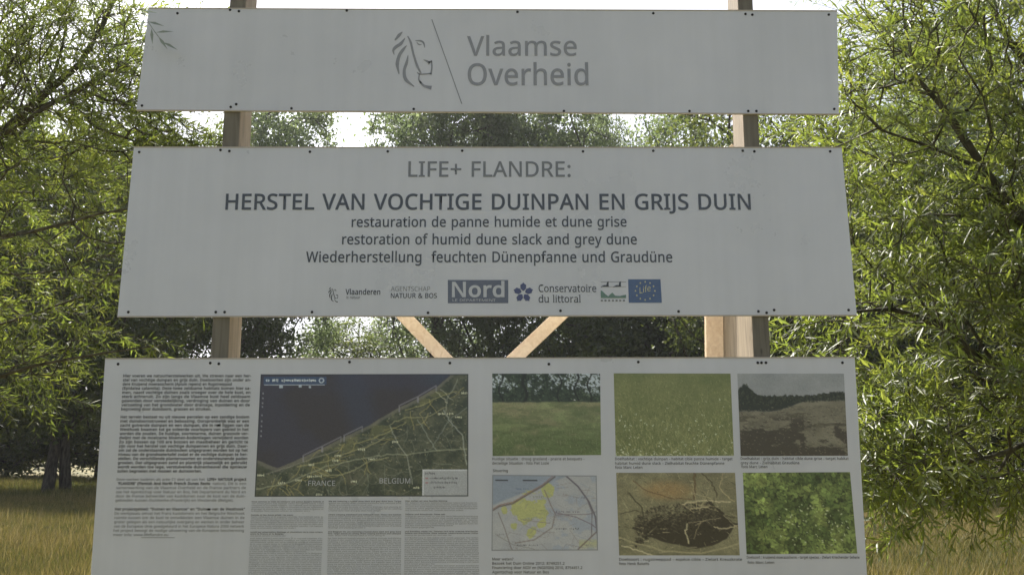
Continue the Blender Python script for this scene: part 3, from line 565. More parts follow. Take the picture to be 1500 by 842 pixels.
# three narrow columns in French, English and German
W3 = ["Nous sommes en train de restaurer une panne dunaire humide et des dunes grises. Les espèces cibles sont entre autres l'ache rampante et le crapaud calamite. Ces habitats rares se trouvaient autrefois sur toute la côte mais ont fortement reculé par urbanisation drainage et plantations de la zone côtière entre la France et la Belgique".replace('è', 'e').replace('ô', 'o').split(),
      "We are restoring a humid dune slack and grey dune here. Target species are among others creeping marshwort and natterjack toad. These rare habitats used to occur along the whole coast but have declined strongly because of building drainage and planting of trees in the coastal area between France and Belgium".split(),
      "Hier stellen wir eine feuchte Dünenpfanne und Graudüne wieder her. Zielarten sind unter anderem Kriechender Sellerie und Kreuzkröte. Diese seltenen Lebensräume kamen früher entlang der ganzen Küste vor sind aber durch Bebauung Entwässerung und Bepflanzung in dem Gebiet stark zurück gegangen".replace('ö', 'o').replace('ä', 'a').split()]
rng3 = random.Random(5)
cols3 = [((369, 474.5), (364, 470)), ((481.5, 588), (479.5, 587)), ((594, 699), (592, 702))]
heads = [[0, 7, 17], [0, 7, 18], [0, 8, 19]]
for ci, ((a0, b0), (a1, b1)) in enumerate(cols3):
    out = []; outb = []; wi = 0; y = 735.0+(0, -.5, -1)[ci]; n = 0
    gaps = {6: 2.6, 14: 3.4, 6+9: 0}
    while y < 1010:
        f = (y-733)/109; xl = a0+(a1-a0)*f; xr = b0+(b1-b0)*f
        s_ = ''
        while len(s_) < 62: s_ += W3[ci][wi % len(W3[ci])]+' '; wi += 1
        short = n in (5, 13, 16) or rng3.random() < .05
        bold = n in (0, 6, 14, 15)
        r_ = rng3.uniform(.35, .85) if short else None
        if short: s_ = s_[:int(len(s_)*r_)]
        (outb if bold else out).append(text_px(s_.strip(), xl, xr, y, h=1.75, wt=.02 if bold else 0, tol=.03, ragged=r_))
        y += 2.72+(3.2 if n in (5, 13) else 1.2 if n == 16 else 0); n += 1
    lettering(out, 'inklight', p_bot, 'text_block')['kind'] = 'stuff'; lettering(outb, 'inksoft', p_bot, 'text_block')['kind'] = 'stuff'
# captions
caps = [("Huidige situatie : droog grasland - prairie et bosquets -", 721, 856, 673.5, 'inksoft'), ("derzeitige Situation - foto Piet Lozie", 721, 804, 679.8, 'inksoft'),
        ("Doelhabitat : vochtige duinpan - habitat cible panne humide - target", 901, 1073, 673.5, 'inksoft'), ("habitat humid dune slack - Zielhabitat feuchte Dünenpfanne", 901, 1061, 680, 'inksoft'), ("foto Marc Leten", 901, 941, 686, 'inksoft'),
        ("Doelhabitat : grijs duin - habitat cible dune grise - target habitat", 1085, 1243, 673, 'inksoft'), ("grey dune - Zielhabitat Graudüne", 1085, 1171, 679.3, 'inksoft'), ("foto Marc Leten", 1086, 1124, 685, 'inksoft'),
        ("Doelsoort : rugstreeppad - espèce cible - Zielart Kreuzkrote".replace('è', 'é'), 907, 1087, 820.5, 'inksoft'), ("foto Henk Bakelts", 907, 951, 826.8, 'inksoft'),
        ("Doelsoort : kruipend moerasscherm - target species - Zielart Kriechender Sellerie", 1094, 1259, 817.5, 'inksoft'), ("foto Marc Leten", 1095, 1134, 825, 'inksoft'),
        ("Situering", 722, 744, 690.8, 'inksoft'), ("Meer weten?", 721, 752, 820, 'inksoft'), ("Bezoek het Duin Online 2012: 8749251.2", 721, 827, 826.3, 'inksoft'),
        ("Financiering door AGIV en (NGI/IGN) 2010, 8754451.2", 721, 853, 832.6, 'inksoft'), ("Agentschap voor Natuur en Bos", 721, 804, 839, 'inksoft')]
lettering([text_px(s_, a, b, y, h=3.9, wt=.008, tol=.012) for s_, a, b, y, _ in caps], 'inksoft', p_bot, 'caption')

# ------------------------------------------------------------------ printed pictures: flat sheets, one colour value per printed dot
def lin(c): c = np.asarray(c, float)/255; return np.where(c <= .04045, c/12.92, ((c+.055)/1.055)**2.4)
INKGAIN = 3.2
def vnoise(U, V, fx, fy, seed):
    r = np.random.RandomState(seed); g = r.rand(int(fy)+3, int(fx)+3); x = U*fx; y = V*fy; i = x.astype(int); j = y.astype(int); a = x-i; b = y-j
    a = a*a*(3-2*a); b = b*b*(3-2*b)
    return (g[j, i]*(1-a)+g[j, i+1]*a)*(1-b)+(g[j+1, i]*(1-a)+g[j+1, i+1]*a)*b
def fbm(U, V, fx, fy, seed, o=4):
    t = 0; w_ = 0
    for k in range(o): t = t+vnoise(U, V, fx*2**k, fy*2**k, seed+k)*.6**k; w_ += .6**k
    return t/w_
def segd(U, V, pts, asp):
    D = np.full(U.shape, 9.)
    for (x0, y0), (x1, y1) in zip(pts[:-1], pts[1:]):
        dx, dy = (x1-x0)*asp, y1-y0; px_, py_ = (U-x0)*asp, V-y0; t = np.clip((px_*dx+py_*dy)/(dx*dx+dy*dy+1e-12), 0, 1)
        D = np.minimum(D, np.hypot(px_-t*dx, py_-t*dy))
    return D
def lerp(a, b, t): t = np.asarray(t)[..., None]; return np.asarray(a, float)*(1-t)+np.asarray(b, float)*t
def over(img, col, mask): return img*(1-mask[..., None])+np.asarray(col, float)*mask[..., None]
def sm(a, b, x): t = np.clip((x-a)/(b-a), 0, 1); return t*t*(3-2*t)
def picture(corners, W, H, fn, name, label):
    u = np.linspace(0, 1, W); v = np.linspace(0, 1, H); U, V = np.meshgrid(u, v)
    img = fn(U, V, W/H)
    TL, TR, BR, BL = [at(*c) for c in corners]
    P = (TL*((1-U)*(1-V))[..., None]+TR*(U*(1-V))[..., None]+BR*(U*V)[..., None]+BL*((1-U)*V)[..., None]); P[..., 1] = -.0006
    idx = np.arange(W*H).reshape(H, W); q = np.stack([idx[:-1, :-1], idx[1:, :-1], idx[1:, 1:], idx[:-1, 1:]], -1).reshape(-1, 4)
    col = np.clip(lin(np.clip(img, 0, 255))*INKGAIN, .004, .86).reshape(-1, 3)
    grey = col.mean(1, keepdims=True); col = np.clip(grey+(col-grey)*.8, .004, .86)
    me = mesh_np(name, P.reshape(-1, 3), q, 4, [M['print']], cols=col)
    o = link(bpy.data.objects.new(name, me), p_bot); o['label'] = label; return o
def stamp(img, a, x, y, an, ln, wd, col, al=.9, soft=.5):
    """one leaf, blade or twig: a lens of length ln and width wd (in picture heights)"""
    H, W = img.shape[:2]; R_ = ln*.5+wd; x0, x1 = int((x-R_/a)*(W-1)), int((x+R_/a)*(W-1))+2; y0, y1 = int((y-R_)*(H-1)), int((y+R_)*(H-1))+2
    x0, y0 = max(0, x0), max(0, y0); x1, y1 = min(W, x1), min(H, y1)
    if x0 >= x1 or y0 >= y1: return
    U, V = np.meshgrid(np.arange(x0, x1)/(W-1), np.arange(y0, y1)/(H-1)); dx, dy = (U-x)*a, V-y; p = (dx*math.cos(an)+dy*math.sin(an))/(ln*.5); q = (-dx*math.sin(an)+dy*math.cos(an))/(wd*.5)
    m = np.clip((1-p*p-abs(q))/soft, 0, 1)*al; img[y0:y1, x0:x1] = img[y0:y1, x0:x1]*(1-m[..., None])+np.asarray(col, float)*m[..., None]
def speck(img, seed, amp):
    r = np.random.RandomState(seed); return img*(1+amp*(r.rand(*img.shape[:2])-.5))[..., None]
def pic_meadow(U, V, a):
    g = lerp((84, 90, 58), (60, 74, 40), sm(.3, .95, V)); g = g*(.8+.4*fbm(U, V, 8, 22, 3))[..., None]
    g = over(g, (96, 90, 66), .5*sm(.5, .7, fbm(U, V, 4, 10, 9))); g = over(g, (52, 66, 36), .5*sm(.55, .7, fbm(U, V, 5, 14, 19)))
    r = np.random.RandomState(3)
    for k in range(900):
        y = .36+.64*r.rand()**.8; c = lerp((52, 62, 32), (104, 108, 74), r.rand()); stamp(g, a, r.rand(), y, 1.57+r.normal(0, .35), .02+.07*(y-.3), .006, c, .55)
    tree = lerp((18, 28, 25), (40, 54, 40), fbm(U, V, 14, 14, 12)); sk = sm(.5, .6, fbm(U, V, 20, 16, 21)+.3*np.clip(abs(U-.4)-.16, 0, .4)-1.1*np.clip(V-.14, 0, 1)); tree = over(tree, (118, 128, 134), sk*sm(.3, .2, V))
    for k in range(900):
        x, y = r.rand(), .33*r.rand(); c = lerp((14, 24, 20), (66, 80, 56), r.rand()**2); stamp(tree, a, x, y, r.rand()*3, r.uniform(.02, .05), .018, c, .8)
    for x, w_ in ((.08, .012), (.3, .02), (.62, .01), (.78, .012), (.9, .01)): tree = over(tree, (18, 24, 22), sm(w_, w_*.4, abs(U-x-.02*np.sin(V*20+x*9))))
    tl = .34+.02*fbm(U, V, 14, 1, 4); img = over(g, tree, sm(tl+.012, tl-.012, V)); stamp(img, a, .76, .325, 0, .03, .02, (140, 140, 138)); return speck(img, 1, .16)
def pic_flowers(U, V, a):
    g = lerp((86, 90, 50), (62, 72, 34), fbm(U, V, 5, 5, 3)); r = np.random.RandomState(2)
    for k in range(2600):
        x, y = r.rand(), r.rand()**.8; s_ = .4+.8*y; c = lerp((48, 58, 26), (116, 116, 70), r.rand()); stamp(g, a, x, y, 1.57+r.normal(0, .5), .09*s_, .009*s_, c, .6)
    for k in range(130):
        x, y = r.rand(), 1-r.rand()**2.2*.5
        if x > .4 and r.rand() < .45: y = 1-(1-y)*1.4
        for q in range(3): stamp(g, a, x+r.normal(0, .006), y+r.normal(0, .008), r.rand()*3, r.uniform(.008, .018), .011, lerp((128, 138, 104), (164, 168, 150), r.rand()), .75)
    return speck(g, 2, .14)
def pic_dune(U, V, a):
    s = lerp((84, 90, 92), (112, 116, 118), fbm(U, V, 4, 4, 2)+.1); r = np.random.RandomState(6)
    dn = .46-.13*sm(.3, .7, U)+.02*(fbm(U, V, 12, 1, 7)-.5)
    sand = lerp((98, 96, 78), (66, 64, 50), fbm(U, V, 7, 16, 8)); img = over(s, sand, sm(dn-.01, dn+.01, V))
    hx = np.linspace(0, 1, 60); hh = .27-.13*np.exp(-((hx-.06)/.08)**2)-.04*sm(.6, .95, hx)+.03*(r.rand(60)-.5); h = np.interp(U, hx, hh)
    img = over(img, (26, 33, 27), sm(h-.008, h+.008, V)*sm(dn+.01, dn-.01, V))
    for k in range(700):
        x = r.rand(); i = int(x*59); y = hh[i]+r.rand()*(.4-hh[i])*(.9 if x < .4 else .6); stamp(img, a, x, y, r.rand()*3, r.uniform(.015, .04), .02, lerp((18, 24, 18), (56, 62, 46), r.rand()**1.5), .8)
    n_ = fbm(U, V, 5, 8, 15, 5); dk = sm(.44, .52, n_+.55*(V-.72)+.1*(U < .6))*sm(.46, .6, V); img = over(img, (42, 39, 32), .92*dk)
    img = over(img, (52, 50, 38), .75*sm(.52, .6, fbm(U, V, 4, 16, 31, 5))*sm(.38, .46, V)*sm(.78, .6, V))
    for k in range(900):
        x, y = r.rand(), .4+.6*r.rand(); d_ = r.rand() < .6; stamp(img, a, x, y, r.normal(0, .5), r.uniform(.01, .05), .008, (38, 36, 27) if d_ else (112, 106, 84), .5)
    return speck(img*.93, 3, .10)
def pic_burrow(U, V, a):
    r = np.random.RandomState(7); g = lerp((104, 100, 70), (62, 62, 42), fbm(U, V, 6, 6, 3)); g = over(g, (116, 88, 44), .6*sm(.34, .1, np.hypot((U-.42)*1.1, (V-.22)*2)))
    for k in range(900): stamp(g, a, r.rand(), r.rand(), r.rand()*3.1, r.uniform(.02, .08), .008, lerp((38, 38, 24), (132, 124, 88), r.rand()), .5)
    w1 = fbm(U, V, 8, 6, 8, 5)-.5; rim_t = np.interp(U, [.1, .2, .3, .5, .65, .78, .85, .95], [.66, .58, .55, .52, .42, .36, .46, .62])+.16*w1; rim_b = np.interp(U, [.1, .2, .35, .5, .65, .78, .9, .97], [.66, .73, .82, .88, .92, .88, .8, .66])+.04*w1
    m_ = sm(rim_t-.01, rim_t+.01, V)*sm(rim_b+.01, rim_b-.01, V); g = over(g, (34, 31, 23), m_)
    for k in range(1100):
        x = r.uniform(.14, .82); t = r.rand()**1.2; y0 = np.interp(x, [.1, .3, .5, .7, .82], [.6, .42, .38, .36, .42]); y = y0+t*.34; stamp(g, a, x, y, r.normal(.3, .9), r.uniform(.02, .06), r.uniform(.012, .035), lerp((24, 22, 16), (104, 98, 70), r.rand()**1.3*(1-.75*t)), .75)
    for k in range(160):
        x, y = r.rand(), r.rand(); stamp(g, a, x, y, r.normal(-.3, .8), r.uniform(.06, .16), .008, lerp((40, 38, 26), (140, 132, 98), r.rand()), .6)
    def line(pts, c, w_, al=.8):
        nonlocal g; p = np.array(pts, float); t = np.linspace(0, 1, len(p)); tt = np.linspace(0, 1, 16); q = np.c_[np.interp(tt, t, p[:, 0]), np.interp(tt, t, p[:, 1])]; q += r.normal(0, .004, q.shape)
        g = over(g, c, al*sm(w_, w_*.35, segd(U, V, q, a)))
    for pts, c, w_ in (([(.65, -.05), (.66, .14), (.64, .32)], (66, 54, 32), .02), ([(.15, .1), (.22, .2), (.45, .31), (.62, .33)], (74, 58, 34), .01), ([(.55, .38), (.7, .34), (.95, .36)], (134, 126, 92), .014), ([(.6, .44), (.75, .42)], (126, 118, 84), .012),
                       ([(.02, .88), (.2, .96), (.32, 1.02)], (136, 130, 98), .012), ([(.0, .78), (.15, .86), (.4, .95), (.7, .98), (1, .86)], (112, 106, 74), .014), ([(.58, .62), (.56, .72), (.585, .86)], (140, 134, 100), .012),
                       ([(.8, .66), (.9, .68), (1, .64)], (136, 128, 94), .01), ([(.72, .0), (.8, .12), (.84, .3)], (48, 44, 28), .01), ([(.9, 0), (.86, .2), (.98, .35)], (120, 110, 76), .009), ([(.1, .25), (.2, .42), (.22, .6)], (42, 40, 26), .012), ([(.78, .42), (.88, .52), (.98, .55)], (44, 42, 28), .012), ([(.02, .5), (.14, .46), (.26, .5)], (44, 42, 28), .008)): line(pts, c, w_)
    for k in range(16):
        x, y = r.uniform(.55, 1), r.uniform(.0, .6); an = r.rand()*3; L_ = r.uniform(.1, .3); line([(x, y), (x+L_*math.cos(an), y+L_*math.sin(an))], (44, 42, 28) if r.rand() < .5 else (122, 114, 82), .007, .6)
    return speck(g, 4, .2)
def pic_leaves(U, V, a):
    r = np.random.RandomState(4); g = lerp((20, 30, 14), (34, 46, 20), fbm(U, V, 6, 6, 2)); n = 1700; big = np.random.RandomState(8).rand(6, 8)
    for k in range(n):
        t = k/n; x, y = r.uniform(-.03, 1.03, 2); b_ = .75*big[int(np.clip(y, 0, .99)*6), int(np.clip(x, 0, .99)*8)]+.25*r.rand(); b_ = b_*.7+.3*t*r.rand()
        c = lerp((26, 42, 16), (112, 126, 52), b_)*r.uniform(.65, 1.25); an = r.rand()*6.28; ln = r.uniform(.04, .085)
        for q in range(3 if r.rand() < .4 else 1):
            stamp(g, a, x+.03*math.cos(an+q*2.1)/a, y+.03*math.sin(an+q*2.1), an+q*2.1, ln, ln*r.uniform(.6, .85), c*r.uniform(.88, 1.1), .85, .35)
        stamp(g, a, x, y, an, ln*.9, .006, c*1.35, .6); stamp(g, a, x+.02*math.sin(an)/a, y-.02*math.cos(an), an, ln, .01, c*.35, .6)
    for k in range(60): stamp(g, a, .3+.65*r.rand(), .4+.5*r.rand(), r.rand()*3, r.uniform(.015, .04), .02, (150, 158, 124), .7)
    return speck(g, 5, .14)
def pic_topo(U, V, a):
    r = np.random.RandomState(12); g = lerp((112, 116, 120), (128, 130, 128), fbm(U, V, 6, 6, 2)); cw = .42-.55*U+.02*(fbm(U, V, 8, 8, 3)-.5); g = over(g, (92, 104, 118), .9*sm(.0, .03, cw-V))
    g = over(g, (104, 114, 126), .7*sm(.48, .58, fbm(U, V, 6, 6, 31))*sm(.35, .6, U+.3*V))
    w1 = fbm(U, V, 10, 10, 5, 5)-.5; yl = sm(.95, .9, np.hypot((U-.36)/.15, (V-.45)/.2)+1.6*w1)
    for x, y, rr, ry in ((.54, .2, .06, .1), (.3, .38, .09, .1), (.12, .48, .03, .05), (.21, .68, .05, .07), (.38, .77, .06, .09), (.47, .65, .05, .06)): yl = np.maximum(yl, sm(.95, .85, np.hypot((U-x)/rr, (V-y)/ry)+1.5*w1))
    g = over(g, lerp((136, 138, 70), (116, 122, 62), fbm(U, V, 20, 20, 6)), .85*yl); g = over(g, (128, 130, 84), .7*sm(.1, .0, abs(V-.9-.1*(1-U)))*(U > .82)*(V > .85))
    for pts, w_, c in (([(0, .48), (.07, .42), (.2, .38), (.34, .26), (.48, .15), (.6, .02)], .011, (70, 62, 60)), ([(0, .46), (.07, .40), (.2, .36), (.34, .24), (.48, .13), (.58, .01)], .006, (104, 76, 66)), ([(.7, 0), (.82, .15), (.92, .35), (.98, .55), (1, .85)], .012, (66, 62, 72)),
                       ([(.5, .2), (.56, .4), (.6, .52), (.57, .7), (.4, .86), (.22, .9)], .008, (92, 84, 80)), ([(.6, .5), (.8, .56), (.95, .66), (1, .72)], .007, (84, 74, 84)), ([(.6, .53), (.92, .52), (1, .48)], .006, (88, 80, 84)),
                       ([(.06, .5), (.12, .7), (.18, .95), (.2, 1)], .007, (88, 82, 80)), ([(.8, 1), (.9, .87), (1, .74)], .009, (76, 62, 62)), ([(.3, .6), (.55, .64)], .005, (98, 90, 86)), ([(.05, .8), (.2, .92), (.4, .98)], .005, (96, 96, 92)), ([(.9, .3), (.95, .5), (.94, .8)], .008, (78, 74, 80))):
        g = over(g, c, .85*sm(w_*1.3, w_*.5, segd(U, V, pts, a)))
    for k in range(60):
        x, y, an = r.uniform(.02, 1), r.uniform(.1, 1), r.choice([.5, 2.1, .2])+r.normal(0, .3)
        if y < .46-.55*x: continue
        L_ = r.uniform(.05, .2); g = over(g, (98, 92, 92) if r.rand() < .6 else (92, 104, 118), .6*sm(.005, .002, segd(U, V, [(x, y), (x+L_*math.cos(an), y+L_*math.sin(an))], a)))
    for k in range(500):
        x, y = (r.normal(.58, .06), r.normal(.52, .08)) if r.rand() < .4 else (r.normal(.22, .04), r.normal(.93, .03)) if r.rand() < .3 else (r.uniform(.1, 1), r.uniform(.3, 1))
        stamp(g, a, x, y, 0, .01, .01, (90, 84, 88), .45)
    for x0, x1, y, c in ((.03, .15, .07, (40, 42, 48)), (.29, .43, .07, (40, 42, 48)), (.23, .35, .185, (60, 72, 98)), (.2, .34, .24, (80, 86, 96)), (.6, .84, .49, (66, 64, 76)), (.6, .82, .715, (38, 40, 54)), (.24, .44, .93, (54, 54, 60)), (.78, .88, .3, (84, 84, 92)), (.88, .95, .93, (84, 84, 86)), (.03, .12, .79, (90, 90, 90)), (.28, .4, .59, (92, 92, 84)), (.36, .5, .47, (94, 96, 64)), (.36, .5, .29, (90, 94, 66))):
        if y < .1: g = over(g, c, ((U > x0) & (U < x1) & (abs(V-y) < .01))*.9); continue
        x = x0
        while x < x1: stamp(g, a, x, y+r.uniform(-.003, .003), 1.57, r.uniform(.018, .03), .009, c, .9, .3); x += r.uniform(.009, .014)
    e = (U < .008) | (U > .992) | (V < .01) | (V > .99); return speck(over(g, (92, 96, 100), e*.9)*.93, 6, .08)
def pic_sat(U, V, a):
    cx_ = [0, .05, .1, .2, .3, .41, .53, .66, .75, .84, .9, 1]; cy_ = [.70, .74, .77, .70, .615, .52, .42, .285, .21, .12, .03, -.12]; coast = np.interp(U, cx_, cy_)+.012*(fbm(U, V, 24, 24, 2)-.5)
    sea = lerp((38, 37, 42), (38, 39, 50), sm(.4, .7, fbm(U, V, 3, 3, 4))); sea = over(sea, (36, 43, 60), .6*sm(.12, .02, abs(U-.42-.2*V))); sea = over(sea, (32, 48, 62), .5*sm(.2, .0, np.hypot((U-.85), V-.02)*1.6))
    land = lerp((33, 42, 35), (60, 64, 50), sm(.25, .75, fbm(U, V, 22, 15, 6, 5))); r = np.random.RandomState(3)
    def lc(x): return float(np.interp(x, cx_, cy_))
    for k in range(5200):                                           # fields, hamlets
        x, y = r.rand(), r.rand()
        if y < lc(x)+.01: continue
        t = r.rand(); c = lerp((26, 35, 28), (66, 68, 50), r.rand()) if t < .9 else (94, 92, 64) if t < .97 else (112, 112, 94)
        stamp(land, a, x, y, r.choice([.35, 1.9])+r.normal(0, .2), r.uniform(.008, .026), r.uniform(.006, .014), c, .7, .4)
    land = over(land, (92, 92, 50), .45*sm(.5, .62, fbm(U, V, 18, 18, 15, 5))*sm(.32, .05, V-coast)*sm(.15, .35, U))
    land = over(land, (70, 60, 46), .4*sm(.09, .02, np.hypot((U-.45)*a, V-.85))*fbm(U, V, 30, 30, 2)); land = over(land, (78, 77, 68), .7*sm(.03, .005, abs(V-coast-.012))); land = over(land, (70, 70, 64), .5*sm(.08, .0, V-coast)*sm(.3, .1, U))
    img = over(sea, land, sm(coast-.004, coast+.004, V)); below = V > coast-.004
    for k in range(120):                                            # lanes and canals
        x = r.uniform(.05, 1); y = r.uniform(lc(x)+.04, 1.0); near = y-lc(x) < .25; an = r.choice([-.45, 1.2])+r.normal(0, .4); pts = [(x, y)]
        for t in range(4): an += r.normal(0, .35); pts.append((pts[-1][0]+.022*math.cos(an), pts[-1][1]+.04*math.sin(an)))
        img = over(img, (132, 120, 58) if near and r.rand() < .75 else (84, 90, 74), .5*sm(.0045, .0015, segd(U, V, pts, a))*below)
    for pts, c, w_ in (([(.0, .94), (.12, .9), (.22, .84), (.33, .76), (.45, .71), (.55, .68), (.62, .66), (.72, .66), (.84, .63), (1, .62)], (112, 116, 92), .0065), ([(.3, .82), (.4, .83), (.47, .78), (.54, .71), (.62, .69)], (124, 122, 82), .006),
                       ([(.2, .76), (.33, .72), (.42, .65), (.52, .60), (.6, .53)], (118, 114, 72), .006), ([(.63, .44), (.66, .56), (.71, .68), (.74, .9)], (112, 116, 104), .006), ([(.76, .38), (.8, .5), (.85, .63)], (98, 106, 96), .0055), ([(.88, .3), (.92, .4), (.97, .5), (.99, .75)], (114, 120, 112), .007),
                       ([(.95, .05), (.9, .2), (.89, .32)], (104, 108, 94), .0055), ([(.83, .6), (.87, .48), (.92, .36), (1, .28)], (92, 100, 92), .005), ([(.62, .42), (.7, .36), (.8, .36), (.9, .27)], (112, 110, 74), .0055), ([(.05, .82), (.25, .7), (.4, .62)], (100, 98, 88), .005),
                       ([(.85, .15), (.9, .24)], (128, 130, 108), .005), ([(.87, .13), (.92, .21)], (124, 126, 106), .004), ([(.7, .3), (.78, .26), (.86, .19), (.95, .14)], (120, 116, 62), .005), ([(.45, .58), (.55, .53), (.63, .47), (.7, .4)], (120, 116, 62), .005)):
        p = np.array(pts); t = np.arange(len(p)); tt = np.linspace(0, len(p)-1, len(p)*4); q = np.c_[np.interp(tt, t, p[:, 0]), np.interp(tt, t, p[:, 1])]+r.normal(0, .003, (len(tt), 2)); img = over(img, c, .62*sm(w_*1.1, w_*.35, segd(U, V, q, a))*below)
    for u0 in (.22, .31, .41, .67, .76):                            # outlined coast strips
        y0, y1 = lc(u0)-.015, lc(u0+.085)-.015; img = over(img, (92, 92, 98), .7*sm(.007, .003, segd(U, V, [(u0, y0+.05), (u0, y0), (u0+.085, y1), (u0+.085, y1+.04)], a)))
    def word(x0, x1, y, h, c, al=.85):
        x = x0
        while x < x1: stamp(img, a, x, y+r.uniform(-.002, .002), 1.57, h*r.uniform(.7, 1.2), .012, c, al, .3); x += r.uniform(.006, .010)
    for u0, v0 in ((.25, .745), (.36, .71), (.37, .67), (.33, .79), (.19, .87), (.245, .84), (.28, .835), (.11, .89), (.01, .83), (.48, .62), (.53, .7), (.64, .56), (.9, .33), (.94, .36), (.29, .985), (.745, .93), (.45, .88), (.97, .16), (.86, .33)): word(u0, u0+.028, v0, .022, (146, 148, 122))
    e = (U > .015) & (U < .315) & (V > .02) & (V < .085); img = over(img, (32, 50, 76), e*.95); word(.105, .27, .052, .026, (150, 162, 172)); word(.06, .085, .05, .03, (150, 162, 172)); word(.03, .04, .05, .03, (140, 150, 160))
    for x0, x1, y, th in ((.02, .31, .088, .003), (.09, .11, .105, .012), (.185, .2, .1, .008), (.235, .245, .108, .008)): img = over(img, (124, 136, 146), .85*((U > x0) & (U < x1) & (abs(V-y) < th)))
    img = over(img, (150, 160, 170), .8*sm(.006, .002, abs(np.hypot((U-.293)*a, V-.052)-.018)))
    for y in (.16, .2, .24, .27, .34, .39, .43, .47, .51): stamp(img, a, .016, y, 1.57, .024, .014, (98, 102, 110), .8)
    e = (U > .785) & (V > .785); img = over(img, (108, 112, 114), e*1.0); img = over(img, (134, 138, 140), (e & ((U < .79) | (V < .793)))*.8)
    for x0, x1, y in ((.8, .845, .815), (.82, .955, .855), (.82, .95, .89), (.84, .89, .928)): word(x0, x1, y, .02, (56, 58, 62), .8)
    for y in (.855, .89): img = over(img, (112, 64, 64), .7*((U > .797) & (U < .81) & (abs(V-y) < .006)))
    e = (U < .006) | (V < .008) | (U > .995) | (V > .993); return speck(over(img, (30, 36, 42), e*.8), 7, .12)
picture([(382, 548), (686, 547.5), (686, 726.5), (373, 727)], 290, 170, pic_sat, 'aerial_map', 'dark satellite map of the coast between France and Belgium')
picture([(721, 547), (879, 547), (880.5, 666), (721.6, 667.5)], 150, 114, pic_meadow, 'photo_print', 'photo of a meadow before a line of trees')
picture([(899, 546.5), (1070, 547), (1075, 667), (902, 667.5)], 160, 114, pic_flowers, 'photo_print', 'photo of grassland with white flowers')
picture([(1080, 547), (1236, 547), (1242, 667), (1085, 667.5)], 150, 114, pic_dune, 'photo_print', 'photo of bare sandy dune under a grey sky')
picture([(721, 695), (874, 696), (876, 805.5), (720, 806)], 150, 106, pic_topo, 'topographic_map', 'pale topographic map with yellow areas')
picture([(902.6, 692), (1076.6, 692), (1083.6, 812.7), (907, 812.7)], 164, 114, pic_burrow, 'photo_print', 'photo of a dark burrow among roots')
picture([(1088, 692), (1245, 691), (1255.7, 810), (1093.6, 811)], 150, 112, pic_leaves, 'photo_print', 'photo of low green leaves')
lettering([text_px('FRANCE', 451.5, 491, 711, 711, 7.5, .004, depth=-.0016), text_px('BELGIUM', 556, 601, 707.5, 707.5, 7.5, .004, depth=-.0016)], 'white', p_bot, 'map_lettering')

# ------------------------------------------------------------------ plants
def unit(a): return a/np.maximum(np.linalg.norm(a, axis=-1, keepdims=True), 1e-9)
def leaf_arrays(P, D, Nn, L, Wd, tint, droop=.05):
    """folded lance-shaped leaves: five points, four faces each"""
    n = len(P); D = unit(D); Sd = unit(np.cross(D, Nn)); U_ = np.cross(Sd, D); L = L[:, None]; Wd = Wd[:, None]
    V = np.stack([P, P+D*L*.42+Sd*Wd*.5+U_*Wd*.12, P+D*L*.45-U_*Wd*.10, P+D*L*.42-Sd*Wd*.5+U_*Wd*.12, P+D*L-U_*L*droop], 1)
    b = (np.arange(n)*5)[:, None, None]; T = np.array([(0, 1, 2), (0, 2, 3), (1, 4, 2), (2, 4, 3)])[None]+b
    return V.reshape(-1, 3), T.reshape(-1, 3), np.repeat(tint, 5)
def tube_arrays(A, B, ra, rb, k=5):
    """one open prism per segment"""
    n = len(A); D = unit(B-A); ref = np.where(abs(D[:, 2:3]) > .9, np.array([[1., 0, 0]]), np.array([[0, 0, 1.]])); X = unit(np.cross(D, ref)); Y = np.cross(D, X)
    t = np.arange(k)*2*np.pi/k; c, s_ = np.cos(t)[None, :, None], np.sin(t)[None, :, None]
    ring = X[:, None]*c+Y[:, None]*s_; V = np.concatenate([A[:, None]+ring*ra[:, None, None], B[:, None]+D[:, None]*(rb*.3)[:, None, None]+ring*rb[:, None, None]], 1)
    i = np.arange(k); j = (i+1) % k; q = np.stack([i, j, k+j, k+i], 1)[None]+(np.arange(n)*2*k)[:, None, None]
    return V.reshape(-1, 3), q.reshape(-1, 4)
